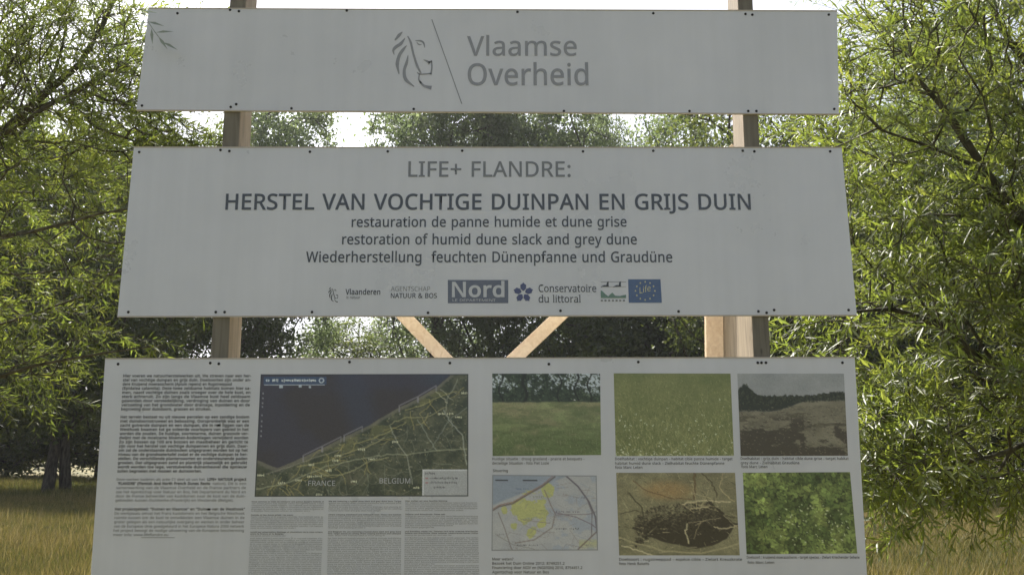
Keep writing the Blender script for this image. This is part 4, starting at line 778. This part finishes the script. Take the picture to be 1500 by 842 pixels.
def skeleton(limbs, targets, rng, step=.16, sag=.05, alpha=.3):
    """limbs: [(points, radii, parent node)] drawn by hand; each target is reached by a thin curved branch from the best node"""
    P = []; par = []; rad = []; path = []
    starts = []
    for pts, radii, pi in limbs:
        pts = np.array(pts, float); starts.append(len(P))
        prev = None if pi is None else int(np.argmin([np.linalg.norm(p-pts[0]) for p in P]))
        for i in range(len(pts)-1):
            n = max(1, int(np.linalg.norm(pts[i+1]-pts[i])/step/1.5))
            for t in range(n+(i == len(pts)-2)):
                f = t/n; p = pts[i]*(1-f)+pts[i+1]*f+rng.normal(0, .012, 3)*(step/.16); r = radii[i]*(1-f)+radii[i+1]*f
                P.append(p); par.append(-1 if prev is None else prev); rad.append(r)
                path.append(0 if par[-1] < 0 else path[par[-1]]+np.linalg.norm(p-P[par[-1]])); prev = len(P)-1
    skeleton.starts = starts+[len(P)]
    n0 = len(P); cap = n0+len(targets)*12; A = np.zeros((cap, 3)); A[:n0] = P; pl = np.zeros(cap); pl[:n0] = path; n = n0; par = list(par); tips = []
    d0 = np.array([np.min(np.linalg.norm(A[:n0]-t, axis=1)) for t in targets]); order = np.argsort(d0)
    for ti in order:
        t = targets[ti]; d = np.linalg.norm(A[:n]-t, axis=1); b = int(np.argmin(d+alpha*pl[:n])); k = max(1, min(11, int(d[b]/step))); p0 = A[b].copy(); prev = b
        pd = unit(p0-A[par[b]]) if par[b] >= 0 else np.array([0, 0, 1.]); c1 = p0+pd*d[b]*.35
        for s_ in range(1, k+1):
            f = s_/k; p = (1-f)**2*p0+2*f*(1-f)*c1+f*f*t+rng.normal(0, .008, 3)*(step/.16); p[2] += sag*math.sin(math.pi*f)*d[b]*.5
            if n >= cap: break
            A[n] = p; pl[n] = pl[prev]+np.linalg.norm(p-A[prev]); par.append(prev); prev = n; n += 1
        tips.append((prev, ti))
    A = A[:n]; par = np.array(par); cnt = np.zeros(n)
    for nd, _ in tips: cnt[nd] += 1
    for i in range(n-1, n0-1, -1):
        if par[i] >= 0: cnt[par[i]] += cnt[i]
    return A, par, cnt, n0, np.array(rad), tips
def wood(name, A, par, R_, sel, m, parent, k=5):
    idx = np.array([i for i in sel if par[i] >= 0])
    if not len(idx): return None
    V, q = tube_arrays(A[par[idx]], A[idx], R_[par[idx]] if k > 4 else np.minimum(R_[par[idx]], R_[idx]*1.5), R_[idx], k)
    return link(bpy.data.objects.new(name, mesh_np(name, V, q, 4, [m], smooth=True)), parent)
LEAF_MESH = {}
def single_leaf_mesh(mname, k):
    if (mname, k) not in LEAF_MESH:
        V, T, t = leaf_arrays(np.zeros((1, 3)), np.array([[1., 0, 0]]), np.array([[0, 0, 1.]]), np.ones(1), np.array([.16]), np.array([k/4]))
        LEAF_MESH[(mname, k)] = mesh_np('leaf', V, T, 3, [M[mname]], {'tint': t})
    return LEAF_MESH[(mname, k)]
def in_ell(P, ells):
    m = np.zeros(len(P), bool)
    for c, r in ells: m |= (((P-np.array(c))/np.array(r))**2).sum(1) < 1
    return m
def sample_ell(ells, n, rng, edge=.0):
    out = []; vol = np.array([r[0]*r[1]*r[2]*(e[2] if len(e) > 2 else 1) for e in ells for r in [e[1]]]); vol /= vol.sum()
    for e, v in zip(ells, vol):
        k = int(round(n*v)); u = unit(rng.normal(size=(k, 3))); rr = rng.rand(k)**(1/3.2); out.append(np.array(e[0])+u*rr[:, None]*np.array(e[1]))
    return np.vstack(out)
def willow(name, label, base, limbs, ells, n, seed, mname, leafL, nleaf, singles, keep=None, dirbias=(0, 0, 0), droop=-.25, extra=None):
    rng = np.random.RandomState(seed); root = empty(name, base); tag(root, label, 'tree', None); B = np.array(base)
    T = sample_ell(ells, n, rng)
    if extra is not None: T = np.vstack([T, extra])
    if keep is not None: T = T[keep(T)]
    A, par, cnt, n0, rad, tips = skeleton(limbs, T, rng)
    A = A-B; R_ = np.zeros(len(A)); R_[:n0] = rad; R_[n0:] = .0016+.0011*np.maximum(cnt[n0:], 0)**.62
    wood('trunk', A, par, R_, [i for i in range(n0) if rad[i] > .075], M['barkwillow'], root, 10)
    wood('limbs', A, par, R_, [i for i in range(n0) if rad[i] <= .075], M['barkwillow'], root, 7)
    wood('branches', A, par, R_, range(n0, len(A)), M['barkwillow'], root, 4)
    # leafy shoots
    Ls = []; tw = []
    cen = np.array(ells[0][0])-B
    for nd, ti in tips:
        p = A[nd]; d = unit(p-A[par[nd]]); out = p-cen; out[2] *= .4; out = unit(out)
        for sh in range(2 if rng.rand() < .5 else 1):
            ax = unit(d*.75+out*.5+rng.normal(0, .38, 3)+np.array(dirbias)+[0, 0, .12]); Ln = rng.uniform(.22, .46); k = max(5, int(nleaf*Ln/.34))
            f = np.linspace(.06, 1, k); bend = np.array([0, 0, droop*Ln]); pts = p+np.outer(f*Ln, ax)+np.outer(f**2, bend); tang = unit(ax*Ln+np.outer(2*f, bend))
            for a_, b_ in ((0, k//2), (k//2, k-1)): tw.append((pts[a_] if a_ else p, pts[b_], .0026 if a_ == 0 else .0018, .0018 if a_ == 0 else .0009))
            side = unit(np.cross(tang, rng.normal(size=3))); up = np.cross(side, tang); ph = np.arange(k)*2.4+rng.rand()*6
            o = side*np.cos(ph)[:, None]+up*np.sin(ph)[:, None]
            dl = unit(tang*rng.uniform(.5, 1.0, (k, 1))+o*.75+[0, 0, -.12]+rng.normal(0, .12, (k, 3)))
            nn = unit(tang*.3-o*.5+np.array([0, 0, 1.])*.8+rng.normal(0, .3, (k, 3)))
            sz = leafL*rng.uniform(.55, 1.3, k)*(1-.35*(f > .9)); base_t = rng.uniform(.15, .85)
            Ls.append((pts, dl, nn, sz, sz*rng.uniform(.13, .19, k), np.clip(base_t+rng.normal(0, .15, k), 0, 1)))
    P_, D_, N_, L_, W_, T_ = [np.concatenate([l[i] for l in Ls]) for i in range(6)]
    tw_a = np.array([t[0] for t in tw]); tw_b = np.array([t[1] for t in tw]); V, q = tube_arrays(tw_a, tw_b, np.array([t[2] for t in tw]), np.array([t[3] for t in tw]), 3)
    o = link(bpy.data.objects.new('shoots', mesh_np('shoots', V, q, 4, [M['barkwillow']])), root); o['kind'] = 'stuff'
    px, py, z = project(P_+B); vis = (px > 0) & (px < 1500) & (py > 0) & (py < 842) & (z > 0)
    hid = vis & ((px > 160) & (px < 1262) & (py < 842) & ~((py > 170) & (py < 214)) & ~((py > 464) & (py < 523)) & ~(px < 205) & ~(px > 1232)); vis &= ~hid
    order = np.argsort(np.where(vis, z/L_, 1e9)); near = order[:singles]; rest = np.setdiff1d(np.arange(len(P_)), near)
    V, T, t = leaf_arrays(P_[rest], D_[rest], N_[rest], L_[rest], W_[rest], T_[rest])
    cr = link(bpy.data.objects.new('crown', mesh_np('crown', V, T, 3, [M[mname]], {'tint': t})), root); cr['kind'] = 'stuff'
    for i in near:
        d = D_[i]; s_ = unit(np.cross(d, N_[i])); u_ = np.cross(s_, d)
        o = bpy.data.objects.new('leaf', single_leaf_mesh(mname, int(round(T_[i]*4)))); m4 = Matrix.Identity(4)
        for r_ in range(3):
            m4[r_][0] = d[r_]*L_[i]; m4[r_][1] = -s_[r_]*L_[i]*(W_[i]/L_[i]/.16); m4[r_][2] = u_[r_]*L_[i]; m4[r_][3] = P_[i][r_]
        o.matrix_local = m4; link(o, root)
    print(name, 'targets', len(T_), 'leaves', len(P_)); return root

rg = np.random.RandomState(1)
# right willow: trunk just outside the frame, limbs reach up and left behind the board
tb = (4.9, 3.2, 0)
RL = [([tb, (4.8, 3.2, 1.2), (4.65, 3.1, 1.9), (4.7, 3.2, 3.0), (4.6, 3.3, 4.6), (4.3, 3.4, 6.0)], [.17, .14, .12, .085, .055, .02], None),
      ([(4.72, 3.12, 1.7), at(1500, 560, 2.9), at(1430, 520, 2.7), at(1370, 472, 2.6), at(1305, 450, 2.5), at(1240, 455, 2.4)], [.05, .034, .028, .022, .015, .007], 5),
      ([(4.66, 3.1, 2.1), at(1560, 380, 2.6), at(1500, 330, 2.4), at(1440, 250, 2.3), at(1390, 168, 2.2), at(1345, 110, 2.2), at(1322, 30, 2.2)], [.055, .042, .030, .025, .018, .013, .006], 9),
      ([at(1440, 250, 2.3), at(1370, 215, 2.2), at(1300, 185, 2.1), at(1240, 138, 2.1)], [.014, .010, .007, .004], 34),
      ([(4.7, 3.2, 3.0), at(1560, 160, 2.9), at(1480, 60, 2.8), at(1430, -40, 2.8)], [.05, .035, .022, .012], 14),
      ([(4.72, 3.12, 1.6), at(1520, 640, 2.2), at(1440, 672, 2.0), at(1370, 690, 1.9), at(1310, 700, 1.8)], [.03, .016, .010, .007, .004], 5)]
def keep_right(T):
    x, y, z = project(T); k = (x > 1228)|((y > 150) & (y < 240) & (x > 1120))|((y > 430) & (y < 560) & (x > 1135)) | (T[:, 1] < 0)
    k &= ~((x < 1262) & (y > 600)); k &= ~((y > 700+.12*(x-1250)) & (x < 1600)); k &= ~((y < 40) & (x < 1232))
    k &= ~((np.hypot((x-1345)/42, (y-505)/24) < 1)) & ~((np.hypot((x-1470)/45, (y-505)/35) < 1)) & ~(np.hypot((x-1240)/16, (y-20)/30) < 1)
    k &= ~((y < -30) & (np.random.RandomState(6).rand(len(T)) < .75)); k &= ~((T[:, 1] > 3.3) & (np.random.RandomState(7).rand(len(T)) < .35))
    return k & (T[:, 1] > .45)
ex = np.array([at(rg.uniform(1255, 1400), rg.uniform(600, 705), rg.uniform(1.3, 2.4)) for _ in range(150)]+[at(1500-200*k/5, 770+rg.uniform(-22, 12), 1.9) for k in (3.6, 3.9, 4.2)]+[at(rg.uniform(1400, 1500), rg.uniform(688, 715), 2.2) for _ in range(14)])
def keep_r(T): k = keep_right(T); k[-17:] = True; return k
willow('willow_tree', 'tall green willow close behind the right end of the board', tb, RL,
       [((4.6, 2.7, 3.2), (2.9, 1.6, 2.3), 1.0), ((3.2, 2.2, 2.3), (1.35, 1.2, 1.05), 2.1), ((3.4, 2.3, 4.2), (1.5, 1.3, 1.3), 1.5)], 3500, 11, 'willow', .088, 21, 300, keep_r, (-.22, -.1, .05), -.22, ex)
# left willow
tl = (-6.0, 4.2, 0)
LLm = [([tl, (-5.9, 4.2, 1.4), (-5.6, 4.1, 2.6), (-5.3, 4.1, 3.6), (-5.0, 4.1, 5.0), (-4.8, 4.2, 6.3)], [.2, .17, .14, .09, .05, .02], None),
       ([(-5.6, 4.1, 2.7), at(-30, 215, 3.8), at(50, 150, 3.8), at(110, 95, 3.8), at(150, 45, 3.8), at(180, -30, 3.8)], [.07, .042, .034, .024, .016, .009], 8),
       ([at(-30, 215, 3.8), at(60, 165, 3.6), at(130, 120, 3.5), at(215, 82, 3.4)], [.024, .018, .012, .004], 16),
       ([(-5.6, 4.1, 2.5), at(0, 200, 3.5), at(80, 150, 3.4), at(205, 88, 3.3)], [.03, .017, .012, .004], 8),
       ([(-5.6, 4.1, 2.3), at(0, 350, 3.3), at(100, 328, 3.2), at(190, 306, 3.1), at(300, 300, 3.0)], [.03, .015, .011, .008, .003], 7),
       ([(-5.7, 4.1, 1.9), at(0, 555, 3.5), at(90, 522, 3.4), at(150, 518, 3.3), at(235, 500, 3.2)], [.03, .014, .010, .008, .003], 6)]
def keep_left(T):
    x, y, z = project(T); k = ~((y < 105) & (x > 40) & (x < 420) & (np.random.RandomState(3).rand(len(T)) < .1)); k &= ~(x > 330); k &= ~((y > 430+.0*x) & (x > 120) & ~((y > 480) & (y < 515) & (x < 236)))
    k &= ~((y > 470) & (np.random.RandomState(4).rand(len(T)) < .35)); k &= ~((y > 600)); k &= ~((y < 12) & (x > 185)); return k & (T[:, 1] > .5)
ex2 = np.array([at(rg.uniform(150, 240), rg.uniform(492, 515), 3.2) for _ in range(8)]+[at(rg.uniform(190, 318), rg.uniform(160, 225), 3.4) for _ in range(46)]+[at(rg.uniform(0, 180), rg.uniform(470, 570), 3.6) for _ in range(30)]+[at(rg.uniform(-20, 212), rg.uniform(-10, 170), rg.uniform(2.8, 4.6)) for _ in range(230)])
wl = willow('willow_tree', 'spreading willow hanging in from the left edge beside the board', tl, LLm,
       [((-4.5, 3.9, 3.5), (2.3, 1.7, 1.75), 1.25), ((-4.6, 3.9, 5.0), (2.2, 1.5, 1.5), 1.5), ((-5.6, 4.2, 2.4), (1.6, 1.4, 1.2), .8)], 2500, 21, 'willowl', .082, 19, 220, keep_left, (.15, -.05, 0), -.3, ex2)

# one silvery shoot reaches round the left end of the top board and hangs a hand's breadth before it
q0 = [at(195, -12, .05), at(203, 6, -.03), at(214, 28, -.05), at(226, 46, -.05), at(238, 62, -.045)]; q0 = np.array(q0)-np.array(tl)
V, q = tube_arrays(q0[:-1], q0[1:], np.full(4, .0013), np.full(4, .001), 4); link(bpy.data.objects.new('shoot', mesh_np('shoot', V, q, 4, [M['silver']])), wl)
lp = np.array([at(x, y, -.05) for x, y in ((207, 16), (212, 26), (216, 32), (222, 42), (228, 48), (232, 54), (238, 62))])-np.array(tl)
ld = unit(np.array([(.9, -.1, -.15), (-.2, -.1, -1), (1, 0, -.25), (.15, -.1, -1), (1, 0, .1), (.6, -.1, -.8), (.8, 0, -.4)], float))
for p, d_ in zip(lp, ld):
    V, T, t = leaf_arrays(p[None], d_[None], np.array([[.1, -1, .3]]), np.array([.062]), np.array([.011]), np.array([.5]))
    link(bpy.data.objects.new('leaf', mesh_np('leaf', V, T, 3, [M['silver']], {'tint': t})), wl)

# trees beyond the meadow ------------------------------------------------
def crown_mesh(clusters, per, size, rng, mname, sig):
    n = len(clusters); k = per; P = np.repeat(clusters, k, 0)+rng.normal(0, 1, (n*k, 3))*np.repeat(sig*rng.uniform(.6, 1.3, (n, 1)), k, 0)*[1, 1, .7]
    D = unit(rng.normal(size=(n*k, 3))+[0, 0, -.3]); N_ = unit(rng.normal(size=(n*k, 3))+[0, 0, .8]); L = size*rng.uniform(.6, 1.3, n*k)
    V = np.stack([P-D*L[:, None]*.5, P+np.cross(D, N_)*L[:, None]*.33, P+D*L[:, None]*.5, P-np.cross(D, N_)*L[:, None]*.33], 1).reshape(-1, 3)
    q = np.arange(n*k*4).reshape(-1, 4); t = np.clip(np.repeat(rng.uniform(.1, .9, n), k)+rng.normal(0, .15, n*k), 0, 1)
    return mesh_np('crown', V, q, 4, [M[mname]], {'tint': np.repeat(t, 4)})
def tree_kind(kind, H, seed, ells, ncl, per, size, mname, trunk_r, sig=.45, lean=0, base_h=2.0, limbs_n=9):
    rng = np.random.RandomState(seed); cl = sample_ell(ells, ncl, rng); cl = cl[cl[:, 2] > .3]
    tr = [(0, 0, -.3)]; rr = [trunk_r*1.25]
    for k in range(1, 8): f = k/7; tr.append((lean*f*H*.8+rng.normal(0, .12), rng.normal(0, .12), f*H*.86)); rr.append(trunk_r*(1-f*.88))
    limbs = [(tr, rr, None)]
    for k in range(limbs_n):
        f = rng.uniform(base_h/H, .8); z0 = f*H*.86; i = min(6, int(f*7)); a = rng.rand()*6.28; p0 = np.array(tr[i])*(1-(f*7-i))+np.array(tr[i+1])*(f*7-i); ln = rng.uniform(.18, .3)*H*(1.1-f)
        e = p0+np.array([math.cos(a)*ln, math.sin(a)*ln, ln*rng.uniform(.5, 1.1)]); limbs.append(([p0, .5*(p0+e)+[0, 0, .1*ln], e], [trunk_r*.38*(1-f*.5), trunk_r*.22, trunk_r*.08], 0))
    sub = cl[rng.permutation(len(cl))[:min(len(cl), 170)]]
    A, par, cnt, n0, rad, tips = skeleton(limbs, sub, rng, step=.6, sag=.04)
    R_ = np.zeros(len(A)); R_[:n0] = rad; R_[n0:] = .012+.010*np.maximum(cnt[n0:], 0)**.6
    nt_ = skeleton.starts[1]
    d = {}
    for nm, sel, k in (('trunk', range(nt_), 9), ('limbs', range(nt_, n0), 6), ('branches', range(n0, len(A)), 4)):
        idx = np.array([i for i in sel if par[i] >= 0]); V, q = tube_arrays(A[par[idx]], A[idx], np.where(k > 8, R_[par[idx]], np.minimum(R_[par[idx]], R_[idx]*1.4)), R_[idx], k); d[nm] = mesh_np(nm, V, q, 4, [M['bark']], smooth=True)
    d['crown'] = crown_mesh(cl, per, size, rng, mname, sig); return d
def plant(name, kind, loc, rz, sc, label, cat='tree', group='trees beyond the meadow'):
    root = empty(name, loc, rz); root.scale = (sc[0], sc[0], sc[1]) if isinstance(sc, tuple) else (sc, sc, sc); tag(root, label, cat, group)
    for nm, me in kind.items():
        o = link(bpy.data.objects.new(nm, me), root)
        if nm in ('crown', 'foliage', 'branches'): o['kind'] = 'stuff'
    return root
K = {}
K['poplar'] = tree_kind('poplar', 17, 31, [((0, 0, 11.3), (3.1, 3.1, 5.6), 1), ((.6, .3, 7), (3.4, 3.2, 3.6), 1)], 520, 150, .16, 'poplar', .26, .33, .0, 3.5, 12)
K['aspen'] = tree_kind('aspen', 16, 33, [((.4, 0, 10.8), (3.0, 2.8, 5.0), 1), ((-1.2, .2, 8), (2.6, 2.6, 3.4), 1), ((1.8, -.4, 6.5), (2.2, 2.2, 2.6), .8)], 420, 150, .16, 'poplar', .22, .33, .03, 3.0, 12)
K['broad'] = tree_kind('broad', 12, 35, [((0, 0, 7.4), (4.2, 3.8, 4.2), 1), ((-1.5, .5, 4.6), (3.4, 3.2, 2.8), 1)], 420, 100, .16, 'shrub', .16, .36, .05, 1.8, 14)
K['bush'] = tree_kind('bush', 5, 37, [((0, 0, 2.3), (2.5, 2.0, 2.3), 1), ((1.3, .3, 1.5), (1.8, 1.5, 1.5), 1)], 260, 110, .13, 'shrub', .07, .26, 0, .5, 8)
def gx(px, Y): return at(px, 421, Y)[0]
TREES = [  # px, Y, kind, turn, (width, height), label
 (97, 27.0, 'broad', .3, (1.15, 1.15), 'broad dark tree, the left one of two trunks left of the board'),
 (126, 27.6, 'broad', 2.1, (1.1, 1.2), 'broad dark tree, the right one of two trunks left of the board'),
 (-150, 29, 'broad', 1.0, (1.3, 1.2), 'broad dark tree standing beyond the left edge of the meadow'),
 (270, 35, 'broad', 4.0, (1.15, 1.1), 'broad leafy tree seen just left of the left post'),
 (388, 39, 'aspen', 1.2, (1.11, 1.31), 'slender tree with sky-pierced crown just right of the left post'),
 (640, 42, 'poplar', .5, (1.24, 1.40), 'tall grey-green tree, left of the middle group above the title panel'),
 (722, 44, 'aspen', 2.5, (1.24, 1.48), 'tall grey-green tree in the middle of the group above the title panel'),
 (805, 43, 'poplar', 3.6, (1.11, 1.38), 'tall grey-green tree, right of the middle group above the title panel'),
 (868, 46, 'aspen', 5.2, (0.88, 1.35), 'narrow tree at the right rim of the middle group, beside the sky gap'),
 (985, 37, 'aspen', .9, (1.06, 1.12), 'loose pale tree between the sky gap and the right post'),
 (1110, 28, 'broad', 3.0, (1.08, 1.3), 'broad green tree directly behind the right post'),
 (1250, 30, 'broad', 1.7, (1.2, 1.1), 'broad green tree behind the right end of the board'),
 (1400, 33, 'poplar', 2.2, (1.34, 1.20), 'tall tree behind the right willow'),
 (1560, 29, 'broad', 5.0, (1.3, 1.2), 'broad tree beyond the right edge of the meadow'),
 (550, 47, 'broad', .2, (1.1, .8), 'lower round tree under the left sky gap'),
 (930, 47, 'broad', 4.4, (1.1, .92), 'lower round tree under the right sky gap')]
for px, Y, k, rz, sc, lb_ in TREES:
    plant({'broad': 'broadleaf_tree', 'poplar': 'poplar_tree', 'aspen': 'aspen_tree'}[k], K[k], (gx(px, Y), Y, 0), rz, sc, lb_)
BUSH = [(-40, 38.5, 1.5, 'dark bush at the far left edge'), (30, 39, 1.5, 'dark bush left of the two trunks'), (165, 39, 1.5, 'dark bush right of the two trunks'), (250, 39, 1.2, 'dark bush behind the left margin of the text panel'), (330, 42, .9, 'bush behind the left post'),
        (440, 42, 1.2, 'bush seen left of the falling brace'), (540, 42, 1.2, 'bush behind the left brace'), (640, 43, 1.0, 'bush between the two braces, left'), (730, 43, 1.2, 'bush between the two braces, right'), (830, 38, 1.75, 'bush right of the right brace'),
        (930, 36, 1.75, 'dense green bush in the lower gap, middle right'), (1030, 34, 1.7, 'dense green bush left of the pale plank'), (1130, 32, 1.6, 'bush behind the right post'), (1230, 33, 1.5, 'bush behind the right rim of the board'), (1330, 32, 1.4, 'dark bush under the right willow'), (1430, 33, 1.4, 'dark bush at the right meadow edge'), (1540, 31, 1.4, 'dark bush beyond the right edge')]
for i, (px, Y, s_, lb_) in enumerate(BUSH):
    plant('bush', K['bush'], (gx(px, Y+1.5), Y+1.5, 0), i*1.7, (s_*1.05, s_), lb_, 'bush', 'bushes along the far meadow edge')

# ------------------------------------------------------------------ ground and grass
def ground_z(x, y): return .10*np.sin(x*.21+1)*np.cos(y*.17)+.04*np.sin(x*.9+y*.7)
gm, n, b, N, L = mat('dry_meadow_soil')
tc = N('ShaderNodeTexCoord'); nz = N('ShaderNodeTexNoise'); nz.inputs['Scale'].default_value = .6; nz.inputs['Detail'].default_value = 8; L(tc.outputs['Object'], nz.inputs['Vector'])
cr = N('ShaderNodeValToRGB'); e = cr.color_ramp.elements; e[0].position = .35; e[1].position = .65; e[0].color = (.07, .075, .025, 1); e[1].color = (.20, .155, .05, 1); L(nz.outputs['Fac'], cr.inputs[0]); L(cr.outputs[0], b.inputs['Base Color']); b.inputs['Roughness'].default_value = .95
gs = np.unique(np.concatenate([-np.geomspace(60, 900, 14)[::-1], np.linspace(-60, 60, 121), np.geomspace(60, 900, 14)])); GX, GY = np.meshgrid(gs, gs+10)
idx = np.arange(GX.size).reshape(GX.shape); q = np.stack([idx[:-1, :-1], idx[:-1, 1:], idx[1:, 1:], idx[1:, :-1]], -1).reshape(-1, 4)
g = link(bpy.data.objects.new('ground', mesh_np('ground', np.c_[GX.ravel(), GY.ravel(), ground_z(GX, GY).ravel()], q, 4, [gm], smooth=True))); g['kind'] = 'structure'
m_, n, b, N, L = mat('meadow_grass')
a = N('ShaderNodeAttribute'); a.attribute_name = 'tint'; cr = N('ShaderNodeValToRGB'); e = cr.color_ramp.elements; e[0].color = (.06, .085, .02, 1); e[1].color = (.33, .27, .12, 1); k = e.new(.4); k.color = (.13, .13, .03, 1); k = e.new(.65); k.color = (.225, .18, .05, 1)
L(a.outputs['Fac'], cr.inputs[0]); L(cr.outputs[0], b.inputs['Base Color']); b.inputs['Roughness'].default_value = .6
tr = N('ShaderNodeBsdfTranslucent'); L(cr.outputs[0], tr.inputs['Color']); ms = N('ShaderNodeMixShader'); ms.inputs[0].default_value = .35; L(b.outputs[0], ms.inputs[1]); L(tr.outputs[0], ms.inputs[2]); L(ms.outputs[0], n.nodes['Material Output'].inputs['Surface'])
M['grass'] = m_
def grass(name, label, XY, h, wd, seed, tintb=.6):
    rng = np.random.RandomState(seed); n = len(XY); x, y = XY.T; z = ground_z(x, y)-.02; an = rng.rand(n)*6.28; ln = rng.uniform(.1, .55, n); H = h*rng.uniform(.5, 1.25, n)
    patch = .5+.5*np.sin(x*.8+2*np.sin(y*.35))*np.cos(y*.5+x*.2); H = H*(.7+.5*patch)
    t = np.clip(tintb+.28*(patch-.5)+rng.normal(0, .2, n), 0, 1); wx, wy = np.cos(an+1.57)*wd/2, np.sin(an+1.57)*wd/2; dx, dy = np.cos(an)*ln*H, np.sin(an)*ln*H
    V = np.stack([np.c_[x-wx, y-wy, z], np.c_[x+wx, y+wy, z], np.c_[x+dx*.35+wx*.8, y+dy*.35+wy*.8, z+H*.6], np.c_[x+dx*.35-wx*.8, y+dy*.35-wy*.8, z+H*.6], np.c_[x+dx, y+dy, z+H]], 1)
    T = np.array([(0, 1, 2), (0, 2, 3), (3, 2, 4)])[None]+(np.arange(n)*5)[:, None, None]
    o = link(bpy.data.objects.new(name, mesh_np(name, V.reshape(-1, 3), T.reshape(-1, 3), 3, [M['grass']], {'tint': np.repeat(t, 5)}))); tag(o, label, 'grass', None, 'stuff'); return o
rg = np.random.RandomState(9)
def field(n, y0, y1, wf, x0=0):
    y = y0+(y1-y0)*rg.rand(n); x = rg.uniform(-1, 1, n)*(y-CAM[1])*wf; return np.c_[x, y]
def edges_only(n, y0, y1):
    y = y0+(y1-y0)*rg.rand(n)**.8; s_ = np.where(rg.rand(n) < .45, -1, 1); x = s_*(y-CAM[1])*np.where(s_ < 0, rg.uniform(.44, .62, n), rg.uniform(.36, .64, n)); return np.c_[x, y]
grass('meadow_grass', 'tall dry yellow meadow grass around and behind the board', np.vstack([edges_only(230000, 7.5, 24), field(60000, 3, 26, .75)]), .24, .009, 3, .58)
grass('shaded_grass', 'greener grass in the shade along the far trees', np.vstack([edges_only(60000, 22, 40), field(30000, 24, 40, .75)]), .34, .02, 4, .34)
grass('seed_stalks', 'thin pale seed stalks standing above the dry meadow grass', edges_only(5000, 8, 26), .42, .007, 8, .85)
wc = edges_only(170, 9, 26); wp = np.repeat(wc, 70, 0)+rg.normal(0, .16, (170*70, 2))
grass('meadow_weeds', 'green weed tufts scattered in the dry meadow grass', wp, .25, .018, 12, .08)
grass('foreground_grass', 'short trodden grass around the foot of the board', np.c_[rg.uniform(-6, 6, 16000), rg.uniform(-6, 4, 16000)], .16, .007, 5, .5)

# white-topped box on a post and a dark red cabinet far right
def far_marker():
    Y = 22.0; c = at(1486, 684, Y); r = empty('marker_post', (c[0], Y, 0)); tag(r, 'pale post topped by a small white rounded box at the far right meadow edge', 'post')
    z = c[2]; MB().box(-.07, .06, -.05, .05, z-.12, z+.10).build('top_box', m_flat('white_paint', (.75, .74, .66), .5), r, bevel=.05)
    MB().box(-.09, .08, -.07, .07, z-.17, z-.135).build('cap', M['edge'], r, bevel=.01)
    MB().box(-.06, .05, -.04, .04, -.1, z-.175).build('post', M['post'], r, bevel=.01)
    c2 = at(1500, 697, Y+.4); r = empty('cabinet', (c2[0], Y+.4, 0)); tag(r, 'dark red low cabinet beside the pale post, cut by the right edge', 'cabinet')
    m = m_flat('dark_red_paint', (.10, .02, .018), .5); z = c2[2]
    MB().box(-.12, .28, -.12, .12, -.1, z+.16).build('body', m, r, bevel=.02); MB().box(-.14, .30, -.14, .14, z+.163, z+.2).build('lid', M['edge'], r, bevel=.01)
    MB().box(-.09, .25, -.13, -.122, .2, z+.1).build('door', m, r, bevel=.004)
far_marker()

HAZE = .0004
# thin haze added in place of lens glare: closed box round everything below the sky
hm = bpy.data.materials.new('glare_haze'); hm.use_nodes = True; hn = hm.node_tree; hn.nodes.remove(hn.nodes['Principled BSDF'])
pv = hn.nodes.new('ShaderNodeVolumePrincipled'); pv.inputs['Color'].default_value = (.93, .96, 1, 1); pv.inputs['Density'].default_value = HAZE; pv.inputs['Anisotropy'].default_value = .4
hn.links.new(pv.outputs[0], hn.nodes['Material Output'].inputs['Volume'])
hz = MB().box(-1000, 1000, -1000, 1020, -1.2, 26).build('haze', hm); hz['kind'] = 'stuff'
scene.cycles.volume_bounces = 0
